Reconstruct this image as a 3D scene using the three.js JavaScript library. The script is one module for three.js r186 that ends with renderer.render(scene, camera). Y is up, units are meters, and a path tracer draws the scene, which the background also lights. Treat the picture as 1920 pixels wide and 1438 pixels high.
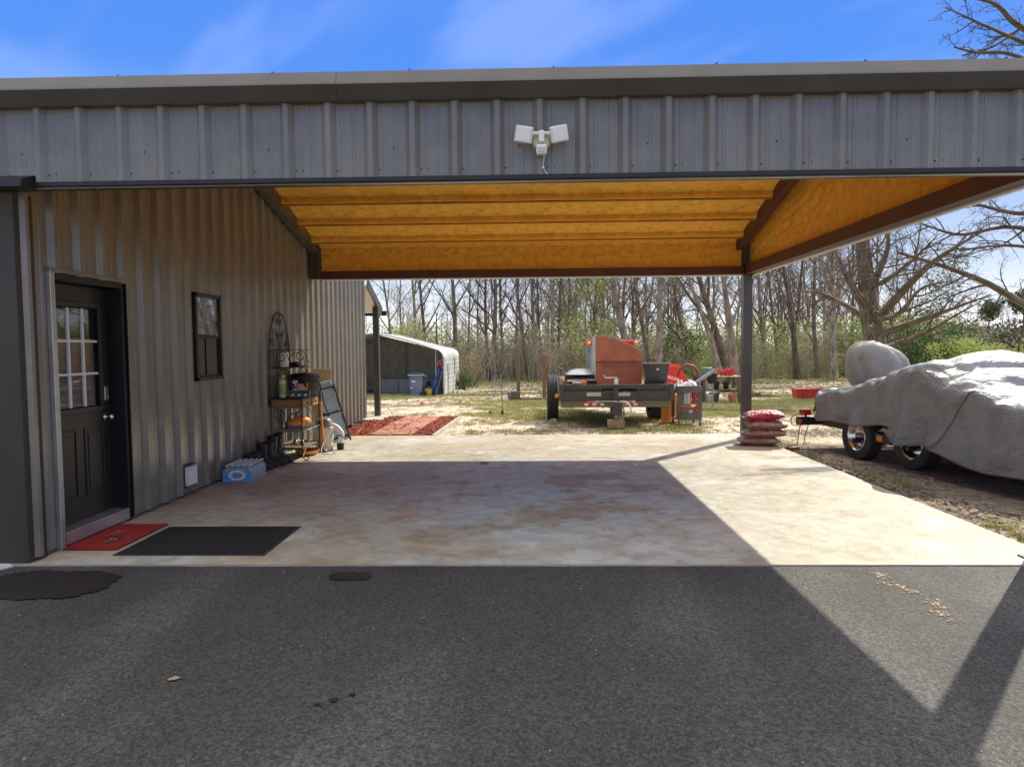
import * as THREE from 'three';
import { RoundedBoxGeometry } from 'three/addons/geometries/RoundedBoxGeometry.js';
import { mergeGeometries } from 'three/addons/utils/BufferGeometryUtils.js';

// ---------------------------------------------------------------- camera, sky, sun, exposure
const scene = new THREE.Scene();
const camera = new THREE.PerspectiveCamera(59.08, 1920 / 1438, 0.1, 2000);
camera.position.set(0, 1.611, 0);
camera.rotation.order = 'YXZ';
camera.rotation.set(-0.0531, 0.0274, -0.0089);
camera.updateMatrixWorld();

const renderer = new THREE.WebGLRenderer({ antialias: true });
renderer.toneMapping = THREE.LinearToneMapping;
renderer.toneMappingExposure = 3.1;
renderer.shadowMap.enabled = true;

const SUN = new THREE.Vector3(2.1, 2.82, -2.33).normalize();
const sun = new THREE.DirectionalLight(new THREE.Color(1.0, 0.95, 0.80), 2.0);
sun.position.copy(SUN).multiplyScalar(60).add(new THREE.Vector3(0, 0, -14));
sun.target.position.set(0, 0, -14);
sun.castShadow = true;
sun.shadow.camera.left = -40; sun.shadow.camera.right = 40; sun.shadow.camera.top = 40; sun.shadow.camera.bottom = -40;
sun.shadow.camera.far = 160; sun.shadow.mapSize.set(4096, 4096);
scene.add(sun, sun.target);

// ---------------------------------------------------------------- noise
function rngOf(seed) { let s = (seed * 2654435761) >>> 0 || 1; return () => { s ^= s << 13; s >>>= 0; s ^= s >>> 17; s ^= s << 5; s >>>= 0; return s / 4294967296; }; }
const PERM = (() => { const r = rngOf(77), p = new Float32Array(65536); for (let i = 0; i < 65536; i++) p[i] = r(); return p; })();
function vnoise(x, y, per = 0, seed = 0) {
  let xi = Math.floor(x), yi = Math.floor(y); const fx = x - xi, fy = y - yi;
  const u = fx * fx * (3 - 2 * fx), v = fy * fy * (3 - 2 * fy);
  const h = (a, b) => { if (per) { a = ((a % per) + per) % per; b = ((b % per) + per) % per; } return PERM[((a * 73 + b * 1619 + seed * 7919) ^ (b * 31 + (a << 5))) & 65535]; };
  const a = h(xi, yi), b = h(xi + 1, yi), c = h(xi, yi + 1), d = h(xi + 1, yi + 1);
  return a + (b - a) * u + (c - a) * v + (a - b - c + d) * u * v;
}
function fbm(x, y, oct = 4, per = 0, seed = 0) { let s = 0, a = 0.5, n = 0; for (let i = 0; i < oct; i++) { s += a * vnoise(x, y, per, seed + i); n += a; a *= 0.5; x *= 2; y *= 2; if (per) per *= 2; } return s / n; }
const clamp = (x, a = 0, b = 1) => Math.min(b, Math.max(a, x));
const sst = (a, b, x) => { const t = clamp((x - a) / (b - a)); return t * t * (3 - 2 * t); };
const lerp = (a, b, t) => a + (b - a) * t;
const mix3 = (a, b, t) => [lerp(a[0], b[0], t), lerp(a[1], b[1], t), lerp(a[2], b[2], t)];

// sky: clear spring sky, pale at the horizon, faint cirrus; brighter cloud overhead is added fill
{
  const W = 1024, H = 512, data = new Float32Array(W * H * 4);
  const stops = [[0, [0.50, 0.49, 0.47]], [3, [0.32, 0.345, 0.38]], [6, [0.22, 0.265, 0.34]], [9, [0.165, 0.22, 0.325]], [15, [0.082, 0.153, 0.32]], [21, [0.033, 0.101, 0.31]], [30, [0.033, 0.096, 0.30]], [90, [0.06, 0.115, 0.25]]];
  for (let j = 0; j < H; j++) {
    const el = 90 - (H - 1 - j + 0.5) / H * 180;          // rows run from nadir up
    for (let i = 0; i < W; i++) {
      const az = (i + 0.5) / W * Math.PI * 2, e = Math.abs(el);
      let c = stops[stops.length - 1][1];
      for (let k = 0; k < stops.length - 1; k++) if (e <= stops[k + 1][0]) { c = mix3(stops[k][1], stops[k + 1][1], (e - stops[k][0]) / (stops[k + 1][0] - stops[k][0])); break; }
      if (el > 0) {
        const er = el * Math.PI / 180, px = Math.cos(az) / (Math.sin(er) + 0.18), py = Math.sin(az) / (Math.sin(er) + 0.18);
        const q = px * 0.8 + py * 0.6, r = -px * 0.6 + py * 0.8;
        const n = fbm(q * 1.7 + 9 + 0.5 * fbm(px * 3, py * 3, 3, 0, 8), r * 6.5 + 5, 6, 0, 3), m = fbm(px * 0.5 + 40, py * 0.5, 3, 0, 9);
        const cl = Math.max((0.65 + 0.35 * sst(0.36, 0.72, n)) * sst(26, 48, el) * 0.95, 0.06 * sst(0.46, 0.76, n) * sst(0.36, 0.62, m) * sst(12, 24, el));  // first term: cloud added above the view to brighten the shade
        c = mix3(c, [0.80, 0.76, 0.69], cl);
      } else c = [0.30, 0.27, 0.23];
      const o = (j * W + i) * 4; data[o] = c[0]; data[o + 1] = c[1]; data[o + 2] = c[2]; data[o + 3] = 1;
    }
  }
  const sky = new THREE.DataTexture(data, W, H, THREE.RGBAFormat, THREE.FloatType);
  sky.mapping = THREE.EquirectangularReflectionMapping; sky.magFilter = THREE.LinearFilter; sky.minFilter = THREE.LinearFilter;
  sky.colorSpace = THREE.LinearSRGBColorSpace; sky.needsUpdate = true;
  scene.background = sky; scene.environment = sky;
}

// ---------------------------------------------------------------- helpers
const used = new Map();
function numbered(n) { const k = used.get(n) || 0; used.set(n, k + 1); return k ? n + '_' + String(k).padStart(3, '0') : n; }
function M(name, geo, mat, parent) { const m = new THREE.Mesh(geo, mat); m.name = parent ? name : numbered(name); m.castShadow = m.receiveShadow = true; (parent || scene).add(m); return m; }
function part(name, parent) { const g = new THREE.Group(); g.name = name; parent.add(g); return g; }
function tag(o, label, category, group) { o.userData.label = label; o.userData.category = category; if (group) o.userData.group = group; return o; }
function thing(name, label, category, [x, y, d] = [0, 0, 0], turn = 0, group) { const o = new THREE.Group(); o.name = numbered(name); scene.add(o); o.position.set(x, y, -d); o.rotation.y = turn; return tag(o, label, category, group); }
function structure(o, kind = 'structure') { o.userData.kind = kind; return o; }
const V = (x, y, z) => new THREE.Vector3(x, y, z);

function plain(g) { g = g.index ? g.toNonIndexed() : g; for (const k of Object.keys(g.attributes)) if (!['position', 'normal', 'uv'].includes(k)) g.deleteAttribute(k); return g; }
function uvm(g, s = 1) {            // uv in metres by the dominant axis of each face
  g = plain(g); const p = g.attributes.position, n = p.count, uv = new Float32Array(n * 2), a = V(), b = V(), c = V(), e = V();
  for (let i = 0; i < n; i += 3) {
    a.fromBufferAttribute(p, i); b.fromBufferAttribute(p, i + 1); c.fromBufferAttribute(p, i + 2);
    e.subVectors(b, a).cross(c.clone().sub(a)); const ax = Math.abs(e.x), ay = Math.abs(e.y), az = Math.abs(e.z);
    [a, b, c].forEach((q, k) => { const o = (i + k) * 2; if (ay >= ax && ay >= az) { uv[o] = q.x * s; uv[o + 1] = q.z * s; } else if (ax >= az) { uv[o] = q.z * s; uv[o + 1] = q.y * s; } else { uv[o] = q.x * s; uv[o + 1] = q.y * s; } });
  }
  g.setAttribute('uv', new THREE.BufferAttribute(uv, 2)); return g;
}
function mg(list) { list = list.map(g => { g = plain(g); if (!g.attributes.uv) g.setAttribute('uv', new THREE.BufferAttribute(new Float32Array(g.attributes.position.count * 2), 2)); if (!g.attributes.normal) g.computeVertexNormals(); return g; }); return list.length > 1 ? mergeGeometries(list) : list[0]; }
function bx(x0, x1, y0, y1, z0, z1, r = 0.004) {
  const w = Math.abs(x1 - x0), h = Math.abs(y1 - y0), d = Math.abs(z1 - z0); r = Math.min(r, w * 0.45, h * 0.45, d * 0.45);
  const g = r > 0.0008 ? new RoundedBoxGeometry(w, h, d, 1, r) : new THREE.BoxGeometry(w, h, d);
  g.translate((x0 + x1) / 2, (y0 + y1) / 2, (z0 + z1) / 2); return uvm(g);
}
function tube(pts, r, seg = 6, n = 0, closed = false) { const c = new THREE.CatmullRomCurve3(pts.map(p => p.isVector3 ? p : V(...p)), closed, 'centripetal'); return new THREE.TubeGeometry(c, n || pts.length * 4, r, seg, closed); }
function rod(a, b, r, seg = 6, r2 = r) { a = V(...a); b = V(...b); const d = b.clone().sub(a), g = new THREE.CylinderGeometry(r2, r, d.length(), seg); g.translate(0, d.length() / 2, 0); g.applyQuaternion(new THREE.Quaternion().setFromUnitVectors(V(0, 1, 0), d.clone().normalize())); g.translate(a.x, a.y, a.z); return g; }
function beam(a, b, w, h, r = 0.003) { a = V(...a); b = V(...b); const L = a.distanceTo(b); const g = new RoundedBoxGeometry(w, h, L, 1, Math.min(r, w * .4, h * .4)); const m = new THREE.Matrix4().lookAt(b, a, Math.abs(b.y - a.y) > L * 0.98 ? V(0, 0, 1) : V(0, 1, 0)); g.applyMatrix4(m); g.translate((a.x + b.x) / 2, (a.y + b.y) / 2, (a.z + b.z) / 2); return uvm(g); }
function lathe(pts, seg = 24) { return new THREE.LatheGeometry(pts.map(p => new THREE.Vector2(p[0], p[1])), seg); }
function extrude(pts, depth, bevel = 0.003, holes = []) { const s = new THREE.Shape(pts.map(p => new THREE.Vector2(p[0], p[1]))); for (const h of holes) s.holes.push(new THREE.Path(h.map(p => new THREE.Vector2(p[0], p[1])))); const g = new THREE.ExtrudeGeometry(s, { depth, bevelEnabled: bevel > 0, bevelThickness: bevel, bevelSize: bevel, bevelSegments: 1, curveSegments: 8 }); return g; }
function grid(nu, nv, f, closedU = false) {      // smooth parametric sheet, f(u,v) -> [x,y,z], uv from optional [3],[4]
  const pos = [], uv = [], idx = [];
  for (let j = 0; j <= nv; j++) for (let i = 0; i <= nu; i++) { const q = f(i / nu, j / nv); pos.push(q[0], q[1], q[2]); uv.push(q.length > 3 ? q[3] : i / nu, q.length > 3 ? q[4] : j / nv); }
  for (let j = 0; j < nv; j++) for (let i = 0; i < nu; i++) { const a = j * (nu + 1) + i, b = a + 1, c = a + nu + 1, d = c + 1; idx.push(a, b, d, a, d, c); }
  const g = new THREE.BufferGeometry(); g.setAttribute('position', new THREE.Float32BufferAttribute(pos, 3)); g.setAttribute('uv', new THREE.Float32BufferAttribute(uv, 2)); g.setIndex(idx); g.computeVertexNormals(); return g;
}
function tr(g, x = 0, y = 0, z = 0, ry = 0, rx = 0, rz = 0) { if (rx) g.rotateX(rx); if (rz) g.rotateZ(rz); if (ry) g.rotateY(ry); g.translate(x, y, z); return g; }

// ---------------------------------------------------------------- textures and materials
function tex(w, h, f, srgb = true, rep = 1) {
  const d = new Uint8Array(w * h * 4);
  for (let j = 0; j < h; j++) for (let i = 0; i < w; i++) { const c = f(i / w, j / h, i, j), o = (j * w + i) * 4; d[o] = clamp(c[0]) * 255; d[o + 1] = clamp(c[1]) * 255; d[o + 2] = clamp(c[2]) * 255; d[o + 3] = 255; }
  const t = new THREE.DataTexture(d, w, h, THREE.RGBAFormat); t.magFilter = THREE.LinearFilter; t.minFilter = THREE.LinearMipmapLinearFilter; t.generateMipmaps = true;
  t.wrapS = t.wrapT = THREE.RepeatWrapping; t.repeat.set(rep, rep); if (srgb) t.colorSpace = THREE.SRGBColorSpace; t.needsUpdate = true; return t;
}
const toS = c => c <= 0.0031308 ? c * 12.92 : 1.055 * Math.pow(c, 1 / 2.4) - 0.055;
const lin = (r, g, b) => [toS(r), toS(g), toS(b)];
const C = (r, g, b) => new THREE.Color().setRGB(r, g, b);
function mat(c, rough = 0.7, o = {}) { return new THREE.MeshStandardMaterial({ color: C(...c), roughness: rough, ...o }); }
const grain = tex(512, 512, (u, v, i, j) => { const n = fbm(u * 24, v * 24, 4, 24, 1) * 0.6 + PERM[(i * 131 + j * 7177) & 65535] * 0.4; return [n, n, n]; }, false);
const lumps = tex(512, 512, (u, v) => { const n = fbm(u * 20, v * 20, 5, 20, 4); return [n, n, n]; }, false);
const dusty = tex(512, 512, (u, v, i, j) => { const n = 0.80 + 0.22 * fbm(u * 5, v * 5, 5, 5, 12) + 0.10 * (PERM[(i * 331 + j * 977) & 65535] - 0.5); return [n, n, n * 0.985]; });
function cl(t, sx, sy = sx) { const c = t.clone(); c.repeat.set(sx, sy); c.needsUpdate = true; return c; }

const m = {};
m.panel = new THREE.MeshPhysicalMaterial({ color: C(0.225, 0.205, 0.175), roughness: 0.3, map: dusty, bumpMap: cl(grain, 2), bumpScale: 0.0001, clearcoat: 0.6, clearcoatRoughness: 0.24 });
m.trim = new THREE.MeshPhysicalMaterial({ color: C(0.085, 0.075, 0.066), roughness: 0.4, map: dusty, clearcoat: 0.25, clearcoatRoughness: 0.35 });
m.black = mat([0.012, 0.012, 0.013], 0.45, { map: dusty });
m.blackMatte = mat([0.02, 0.02, 0.021], 0.8, { map: dusty });
m.redsteel = mat([0.115, 0.038, 0.024], 0.55, { map: dusty });
m.white = mat([0.78, 0.77, 0.74], 0.5);
m.whitePl = mat([0.74, 0.73, 0.70], 0.38);
m.chrome = mat([0.72, 0.72, 0.73], 0.2, { metalness: 1 });
m.steel = mat([0.42, 0.42, 0.43], 0.42, { metalness: 0.9, map: dusty });
m.alu = mat([0.6, 0.6, 0.62], 0.4, { metalness: 0.8, map: dusty });
m.foam = mat([0.93, 0.50, 0.07], 0.8, { map: tex(512, 512, (u, v) => { const n = 0.88 + 0.2 * fbm(u * 9, v * 9, 5, 9, 21) - 0.1 * sst(0.62, 0.8, fbm(u * 14, v * 14, 3, 14, 5)); return [n, n * 0.985, n * 0.93]; }), bumpMap: cl(lumps, 1.6), bumpScale: 0.006 });
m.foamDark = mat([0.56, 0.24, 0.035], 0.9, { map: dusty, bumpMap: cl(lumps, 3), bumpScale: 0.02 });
m.rubber = mat([0.045, 0.044, 0.044], 0.7, { map: dusty, bumpMap: cl(grain, 4), bumpScale: 0.001 });
m.glass = new THREE.MeshPhysicalMaterial({ color: C(0.95, 0.97, 0.97), roughness: 0.02, transmission: 1, thickness: 0, ior: 1.5 });
m.wood = mat([0.42, 0.24, 0.11], 0.6, { map: tex(256, 256, (u, v) => { const n = 0.75 + 0.25 * fbm(u * 3, v * 40, 3, 0, 31); return [n, n * .97, n * .92]; }) });
m.woodPale = mat([0.60, 0.47, 0.30], 0.75, { map: m.wood.map });
m.woodGrey = mat([0.23, 0.17, 0.12], 0.85, { map: m.wood.map });
const barkMap = tex(256, 256, (u, v) => { const n = 0.62 + 0.55 * fbm(u * 16, v * 5, 5, 0, 51) - 0.25 * sst(0.55, 0.65, fbm(u * 22, v * 4, 3, 0, 61)); return [n, n * 0.985, n * 0.96]; });
const bark = c => mat(c, 0.95, { map: barkMap, bumpMap: barkMap, bumpScale: 0.02 });
m.barkA = bark([0.27, 0.205, 0.15]); m.barkB = bark([0.37, 0.30, 0.235]); m.barkC = bark([0.2, 0.152, 0.112]); m.barkD = bark([0.46, 0.39, 0.315]);
m.leafY = new THREE.MeshPhysicalMaterial({ color: C(0.38, 0.43, 0.10), roughness: 0.85, transmission: 0.4, thickness: 0 });
m.leafG = new THREE.MeshPhysicalMaterial({ color: C(0.085, 0.15, 0.03), roughness: 0.7, transmission: 0.25, thickness: 0 });
m.leafD = new THREE.MeshPhysicalMaterial({ color: C(0.05, 0.085, 0.025), roughness: 0.65, transmission: 0.2, thickness: 0 });
m.grass = new THREE.MeshPhysicalMaterial({ color: C(0.30, 0.34, 0.09), roughness: 0.85, transmission: 0.25, thickness: 0 });
m.straw = mat([0.42, 0.33, 0.17], 0.9);

// ---------------------------------------------------------------- ground
const gy = (x, d) => { const near = -0.07 - 0.02 * clamp(d - 12.6, 0, 17); let y = near; if (x > 3.9 && d < 12) y += 0.065 * sst(10, 8.6, d); const a = sst(3.95, 4.6, Math.abs(x)) || d > 12.5 ? 1 : 0; y += a * 0.05 * (fbm(x * 0.7 + 60, d * 0.7, 3, 0, 2) - 0.5) * (d > 20 ? 2 : 1); return y; };
const grassy = (x, d) => {
  let v = fbm(x * 0.33 + 11, d * 0.5 + 7, 4, 0, 15);
  v += 0.10 * sst(17, 20, d) - 0.12 * sst(34, 40, d) * 0 + 0.09 * Math.exp(-(((d - 17.6) / 1.0) ** 2)) + 0.14 * Math.exp(-(((d - 23) / 2.2) ** 2)) - 0.10 * Math.exp(-(((d - 14.3) / 1.2) ** 2)) - 0.15 * Math.exp(-(((d - 20) / 1.0) ** 2)) * (x < 1 ? 1 : 0);
  if (x > 4) v -= 0.12 * sst(20, 10, d); if (d > 38) v += 0.2;
  if (d < 6) return 0; return sst(0.56, 0.72, v);
};
{
  const xs = [], ds = [];
  for (let x = -30; x <= 40; x += 0.25) xs.push(x); for (const e of [50, 80, 140, 300, 700]) { xs.push(e); xs.unshift(-e); }
  for (let d = 4.95; d <= 60; d += 0.25) ds.push(d); for (const e of [75, 110, 180, 320, 700]) ds.push(e); ds.unshift(-60);
  xs.sort((a, b) => a - b);
  const nx = xs.length, nd = ds.length, pos = [], col = [], uv = [], idx = [];
  for (let j = 0; j < nd; j++) for (let i = 0; i < nx; i++) {
    const x = xs[i], d = ds[j]; let y = gy(x, d);
    if (x < 3.98 && d < 12.4 && x > -4.2) y = -0.14; if (d <= 5) y = -0.08; if (x < -4.2 && d < 15.4) y = -0.14;
    pos.push(x, y, -d); uv.push(x / 2.2, d / 2.2);
    const g = grassy(x, d) * (0.55 + 0.45 * fbm(x * 3, d * 3, 3, 0, 5)), n = fbm(x * 1.3, d * 1.3, 4, 0, 8), w = fbm(x * 0.5 + 3, d * 0.9, 3, 0, 33);
    let c = mix3([0.74, 0.64, 0.49], [0.54, 0.45, 0.325], sst(0.35, 0.7, n));
    if (x > 3.9 && d < 13 && d > 4) c = mix3(c, [0.20, 0.155, 0.115], 0.75 * sst(0.38, 0.52, w));
    if (d > 33) c = mix3(c, [0.26, 0.20, 0.13], 0.6); if (d > 40) c = mix3(c, [0.30, 0.37, 0.08], 0.85 * sst(0.3, 0.6, fbm(x * 0.2, d * 0.2, 3, 0, 6)));
    c = mix3(c, mix3([0.21, 0.23, 0.07], [0.36, 0.33, 0.14], n), g * 0.8); col.push(...c);
  }
  for (let j = 0; j < nd - 1; j++) for (let i = 0; i < nx - 1; i++) { const a = j * nx + i, b = a + 1, c = a + nx, e = c + 1; idx.push(a, b, e, a, e, c); }
  const g = new THREE.BufferGeometry(); g.setAttribute('position', new THREE.Float32BufferAttribute(pos, 3)); g.setAttribute('color', new THREE.Float32BufferAttribute(col, 3)); g.setAttribute('uv', new THREE.Float32BufferAttribute(uv, 2)); g.setIndex(idx); g.computeVertexNormals();
  const t = tex(1024, 1024, (u, v, i, j) => { const a = fbm(u * 14, v * 14, 6, 14, 3), s = PERM[(i * 911 + j * 3571) & 65535], p = sst(0.66, 0.72, fbm(u * 60, v * 60, 2, 60, 9)); const n = 0.62 + 0.45 * a + 0.14 * (s - 0.5) - 0.25 * p; return [n, n * 0.99, n * 0.97]; });
  structure(M('ground', g, new THREE.MeshStandardMaterial({ vertexColors: true, roughness: 1, map: t, bumpMap: cl(lumps, 1), bumpScale: 0.03 })));
}
// asphalt drive
{
  const t = tex(1024, 1024, (u, v, i, j) => {
    const s = PERM[((i >> 1) * 911 + (j >> 1) * 3571) & 65535], s2 = PERM[(i * 577 + j * 2113) & 65535], a = fbm(u * 6, v * 6, 4, 6, 3), f = fbm(u * 120, v * 120, 2, 120, 8);
    let n = 0.044 + 0.085 * (f - 0.42) + 0.06 * (s - 0.5) + 0.05 * (s2 - 0.5) + 0.014 * (a - 0.5); if (s > 0.985) n += 0.28 * s2; n = Math.max(0.016, n);
    return lin(n * 1.04, n * 0.97, n * 0.87);
  });
  const b = tex(1024, 1024, (u, v, i, j) => { const n = fbm(u * 120, v * 120, 3, 120, 8) * 0.8 + 0.2 * PERM[((i >> 1) * 911 + (j >> 1) * 3571) & 65535]; return [n, n, n]; }, false);
  const pos = [], col = [], uv = [], idx = [], nx = 140, nd = 120;
  for (let j = 0; j <= nd; j++) for (let i = 0; i <= nx; i++) {
    const x = -14 + 30 * i / nx, d = j <= nd - 70 ? -2.2 + 2.2 * j / (nd - 70) : 4.955 * (j - (nd - 70)) / 70; pos.push(x, -0.012 + 0.004 * (fbm(x * 1.2, d * 1.2, 2, 0, 3) - 0.5), -d); uv.push(x / 1.6, d / 1.6);
    const n = fbm(x * 1.1 + 20, d * 0.5, 4, 0, 44), k = 0.55 + 0.75 * n + 0.42 * sst(0.5, 0.66, fbm(x * 2.2 + 4, d * 0.5 + 8, 3, 0, 61)); col.push(k, k * 0.995, k * 0.985);
  }
  for (let j = 0; j < nd; j++) for (let i = 0; i < nx; i++) { const a = j * (nx + 1) + i; idx.push(a, a + 1, a + nx + 2, a, a + nx + 2, a + nx + 1); }
  const g = new THREE.BufferGeometry(); g.setAttribute('position', new THREE.Float32BufferAttribute(pos, 3)); g.setAttribute('color', new THREE.Float32BufferAttribute(col, 3)); g.setAttribute('uv', new THREE.Float32BufferAttribute(uv, 2)); g.setIndex(idx); g.computeVertexNormals();
  m.asphalt = new THREE.MeshStandardMaterial({ vertexColors: true, map: t, bumpMap: b, bumpScale: 0.007, roughness: 0.82 });
  structure(M('asphalt_driveway', g, m.asphalt));
  // damp patches with ragged outlines
  const patch = (cx, cd, rx, rd, seed, nm) => { const s = new THREE.Shape(), r = rngOf(seed); for (let k = 0; k <= 220; k++) { const a = k / 220 * Math.PI * 2, q = 0.6 + 0.6 * fbm(Math.cos(a) * 1.6 + 5 + seed, Math.sin(a) * 1.6 + 5, 3, 0, seed) + 0.16 * (fbm(Math.cos(a) * 14 + 40, Math.sin(a) * 14 + 40, 3, 0, seed + 3) - 0.5) + 0.03 * (r() - 0.5); const X = cx + rx * q * Math.cos(a), Y = cd + rd * q * Math.sin(a); k ? s.lineTo(X, Y) : s.moveTo(X, Y); } const g2 = new THREE.ShapeGeometry(s); g2.rotateX(-Math.PI / 2); g2.translate(0, -0.004, 0); const p = g2.attributes.position, q = g2.attributes.uv; for (let k = 0; k < p.count; k++) q.setXY(k, p.getX(k) / 1.6, -p.getZ(k) / 1.6); structure(M(nm, g2, m.damp)); };
  m.damp = new THREE.MeshStandardMaterial({ color: C(0.27, 0.205, 0.16), map: t, bumpMap: b, bumpScale: 0.006, roughness: 0.6 });
  patch(-3.37, 4.55, 0.52, 0.33, 3, 'damp_patch'); patch(-1.3, 4.71, 0.17, 0.1, 8, 'damp_patch'); patch(-0.92, 3.02, 0.02, 0.02, 5, 'damp_patch'); patch(-0.85, 3.07, 0.018, 0.014, 7, 'damp_patch');
  patch(-0.985, 2.98, 0.016, 0.012, 11, 'damp_patch');
}
// concrete slab with stains, old paint and scuffs
{
  const X0 = -4.05, X1 = 3.95, D0 = 4.95, D1 = 12.41;
  const t = tex(2048, 2048, (u, v, i, j) => {
    const x = lerp(X0, X1, u), d = lerp(D0, D1, v);
    const a = fbm(x * 0.8, d * 1.1, 5, 0, 3), f = fbm(x * 10, d * 11, 4, 0, 9), st = fbm(x * 2.4 + 9, d * 3.2, 5, 0, 17), s = PERM[(i * 577 + j * 2113) & 65535];
    let c = mix3([0.60, 0.565, 0.49], [0.49, 0.44, 0.35], sst(0.35, 0.7, a)); 
    const br = sst(0.22, 0.60, fbm(x * 0.7 + 30, d * 0.9 + 3, 4, 0, 51)) * 0.62; c = mix3(c, [0.45, 0.35, 0.20], br);
    c = mix3(c, [0.30, 0.25, 0.175], 0.4 * sst(0.56, 0.72, st)); c = mix3(c, [0.68, 0.65, 0.585], 0.5 * sst(0.55, 0.75, fbm(x * 1.9 + 70, d * 2.6 + 20, 5, 0, 23)));
    const ex = (x - 0.1) / 2.0, ed = (d - 7.6) / 2.5, core = Math.exp(-(ex * ex + ed * ed)), pn = fbm(x * 2.4 + 5, d * 3.0 + 1, 6, 0, 71) + 0.25 * (fbm(x * 14, d * 22, 3, 0, 72) - 0.5);
    c = mix3(c, [0.55, 0.66, 0.63], 0.9 * core * sst(0.35, 0.54, pn)); c = mix3(c, [0.34, 0.26, 0.16], 0.4 * core * sst(0.52, 0.40, pn) * sst(0.45, 0.6, fbm(x * 5, d * 8, 4, 0, 81)));
    const k = 0.84 + 0.3 * (f - 0.5) * 1.6 + 0.1 * (s - 0.5) - 0.25 * sst(0.47, 0.5, fbm(x * 3 + 8, d * 3, 5, 0, 66)) * sst(0.53, 0.5, fbm(x * 3 + 8, d * 3, 5, 0, 66)) * 0.6; return lin(c[0] * k, c[1] * k, c[2] * k);
  });
  t.wrapS = t.wrapT = THREE.ClampToEdgeWrapping;
  const g = grid(60, 2, (u, v) => [lerp(X0, X1, u), 0, -(v === 0 ? D0 - 0.012 * fbm(u * 60, 3, 3, 0, 5) : lerp(D0, D1, v)), u, v]);
  const slab = new THREE.Group(); slab.name = 'concrete_slab'; scene.add(slab); structure(slab);
  M('slab_top', g, new THREE.MeshStandardMaterial({ map: t, roughness: 0.62, bumpMap: cl(lumps, 10), bumpScale: 0.003 }), slab);
  m.conc = mat([0.5, 0.46, 0.4], 0.85, { map: dusty, bumpMap: grain, bumpScale: 0.002 });
  M('slab_edge', mg([bx(X0, X1, -0.16, -0.002, -D1, -D0 + 0.004, 0.0)]), m.conc, slab);
  const ap = extrude([[-12, 4.1], [-4.42, 4.1], [-3.93, 4.93], [-4.06, 5.02], [-12, 5.02]], 0.1, 0.004); ap.rotateX(-Math.PI / 2); ap.translate(0, -0.102, 0);
  m.concPale = mat([0.62, 0.62, 0.6], 0.8, { map: dusty }); structure(M('concrete_apron', uvm(ap), m.concPale));
}
// ---------------------------------------------------------------- the building with its open carport bay
const WX = -3.84, HD = 4.95, FD = 11.77, PX = 3.81, SOF = 2.825, CE = 3.41, SL = 0.26, RID = 8.36;
const ceilAt = d => CE + SL * (Math.min(d - HD, FD - d));
const building = thing('metal_building', 'charcoal ribbed metal shop building with an open carport bay lined in orange foam', 'building');
const screws = [];
m.corner = mat([0.042, 0.034, 0.027], 0.55, { map: dusty }); m.gutter = m.trim.clone(); m.gutter.color = C(0.1, 0.091, 0.08); m.gutter.roughness = 0.5;
// one ribbed sheet: runs along s, ribs towards +n; rows(s) gives [y0,y1] spans, place(s,y,n) -> world
function ribbed(s0, s1, phase, rows, place, breaks = []) {
  const P = 0.3048, prof = [[0, 0], [0.034, 0.042], [0.07, 0.042], [0.104, 0], [0.136, 0], [0.140, 0.004], [0.156, 0.004], [0.162, 0], [0.216, 0], [0.222, 0.004], [0.238, 0.004], [0.244, 0]];
  const nAt = s => { let u = (((s - phase) % P) + P) % P; for (let k = 0; k < prof.length; k++) { const a = prof[k], b = k + 1 < prof.length ? prof[k + 1] : [P, 0]; if (u >= a[0] - 1e-9 && u <= b[0] + 1e-9) return lerp(a[1], b[1], clamp((u - a[0]) / (b[0] - a[0]))); } return 0; };
  let cuts = [s0, s1, ...breaks.filter(b => b > s0 && b < s1)];
  for (let k = Math.floor((s0 - phase) / P) - 1; phase + k * P < s1 + P; k++) for (const q of prof) { const s = phase + k * P + q[0]; if (s > s0 + 1e-6 && s < s1 - 1e-6) cuts.push(s); }
  cuts.sort((a, b) => a - b); const pos = [], uv = [];
  for (let k = 0; k < cuts.length - 1; k++) {
    const a = cuts[k], b = cuts[k + 1]; if (b - a < 1e-5) continue; const na = nAt(a + 1e-7), nb = nAt(b - 1e-7);
    for (const [ya0, ya1, yb0, yb1] of rows(a, b)) { const q = [place(a, ya0, na), place(b, yb0, nb), place(b, yb1, nb), place(a, ya1, na)], w = [[a, ya0], [b, yb0], [b, yb1], [a, ya1]]; for (const i of [0, 1, 2, 0, 2, 3]) { pos.push(...q[i]); uv.push(w[i][0] * 0.7, w[i][1] * 0.7); } }
  }
  const g = new THREE.BufferGeometry(); g.setAttribute('position', new THREE.Float32BufferAttribute(pos, 3)); g.setAttribute('uv', new THREE.Float32BufferAttribute(uv, 2)); g.computeVertexNormals(); return g;
}
function screw(p, n) { const g = new THREE.CylinderGeometry(0.0045, 0.007, 0.006, 6); g.applyQuaternion(new THREE.Quaternion().setFromUnitVectors(V(0, 1, 0), n)); g.translate(...p); screws.push(g); }
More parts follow.
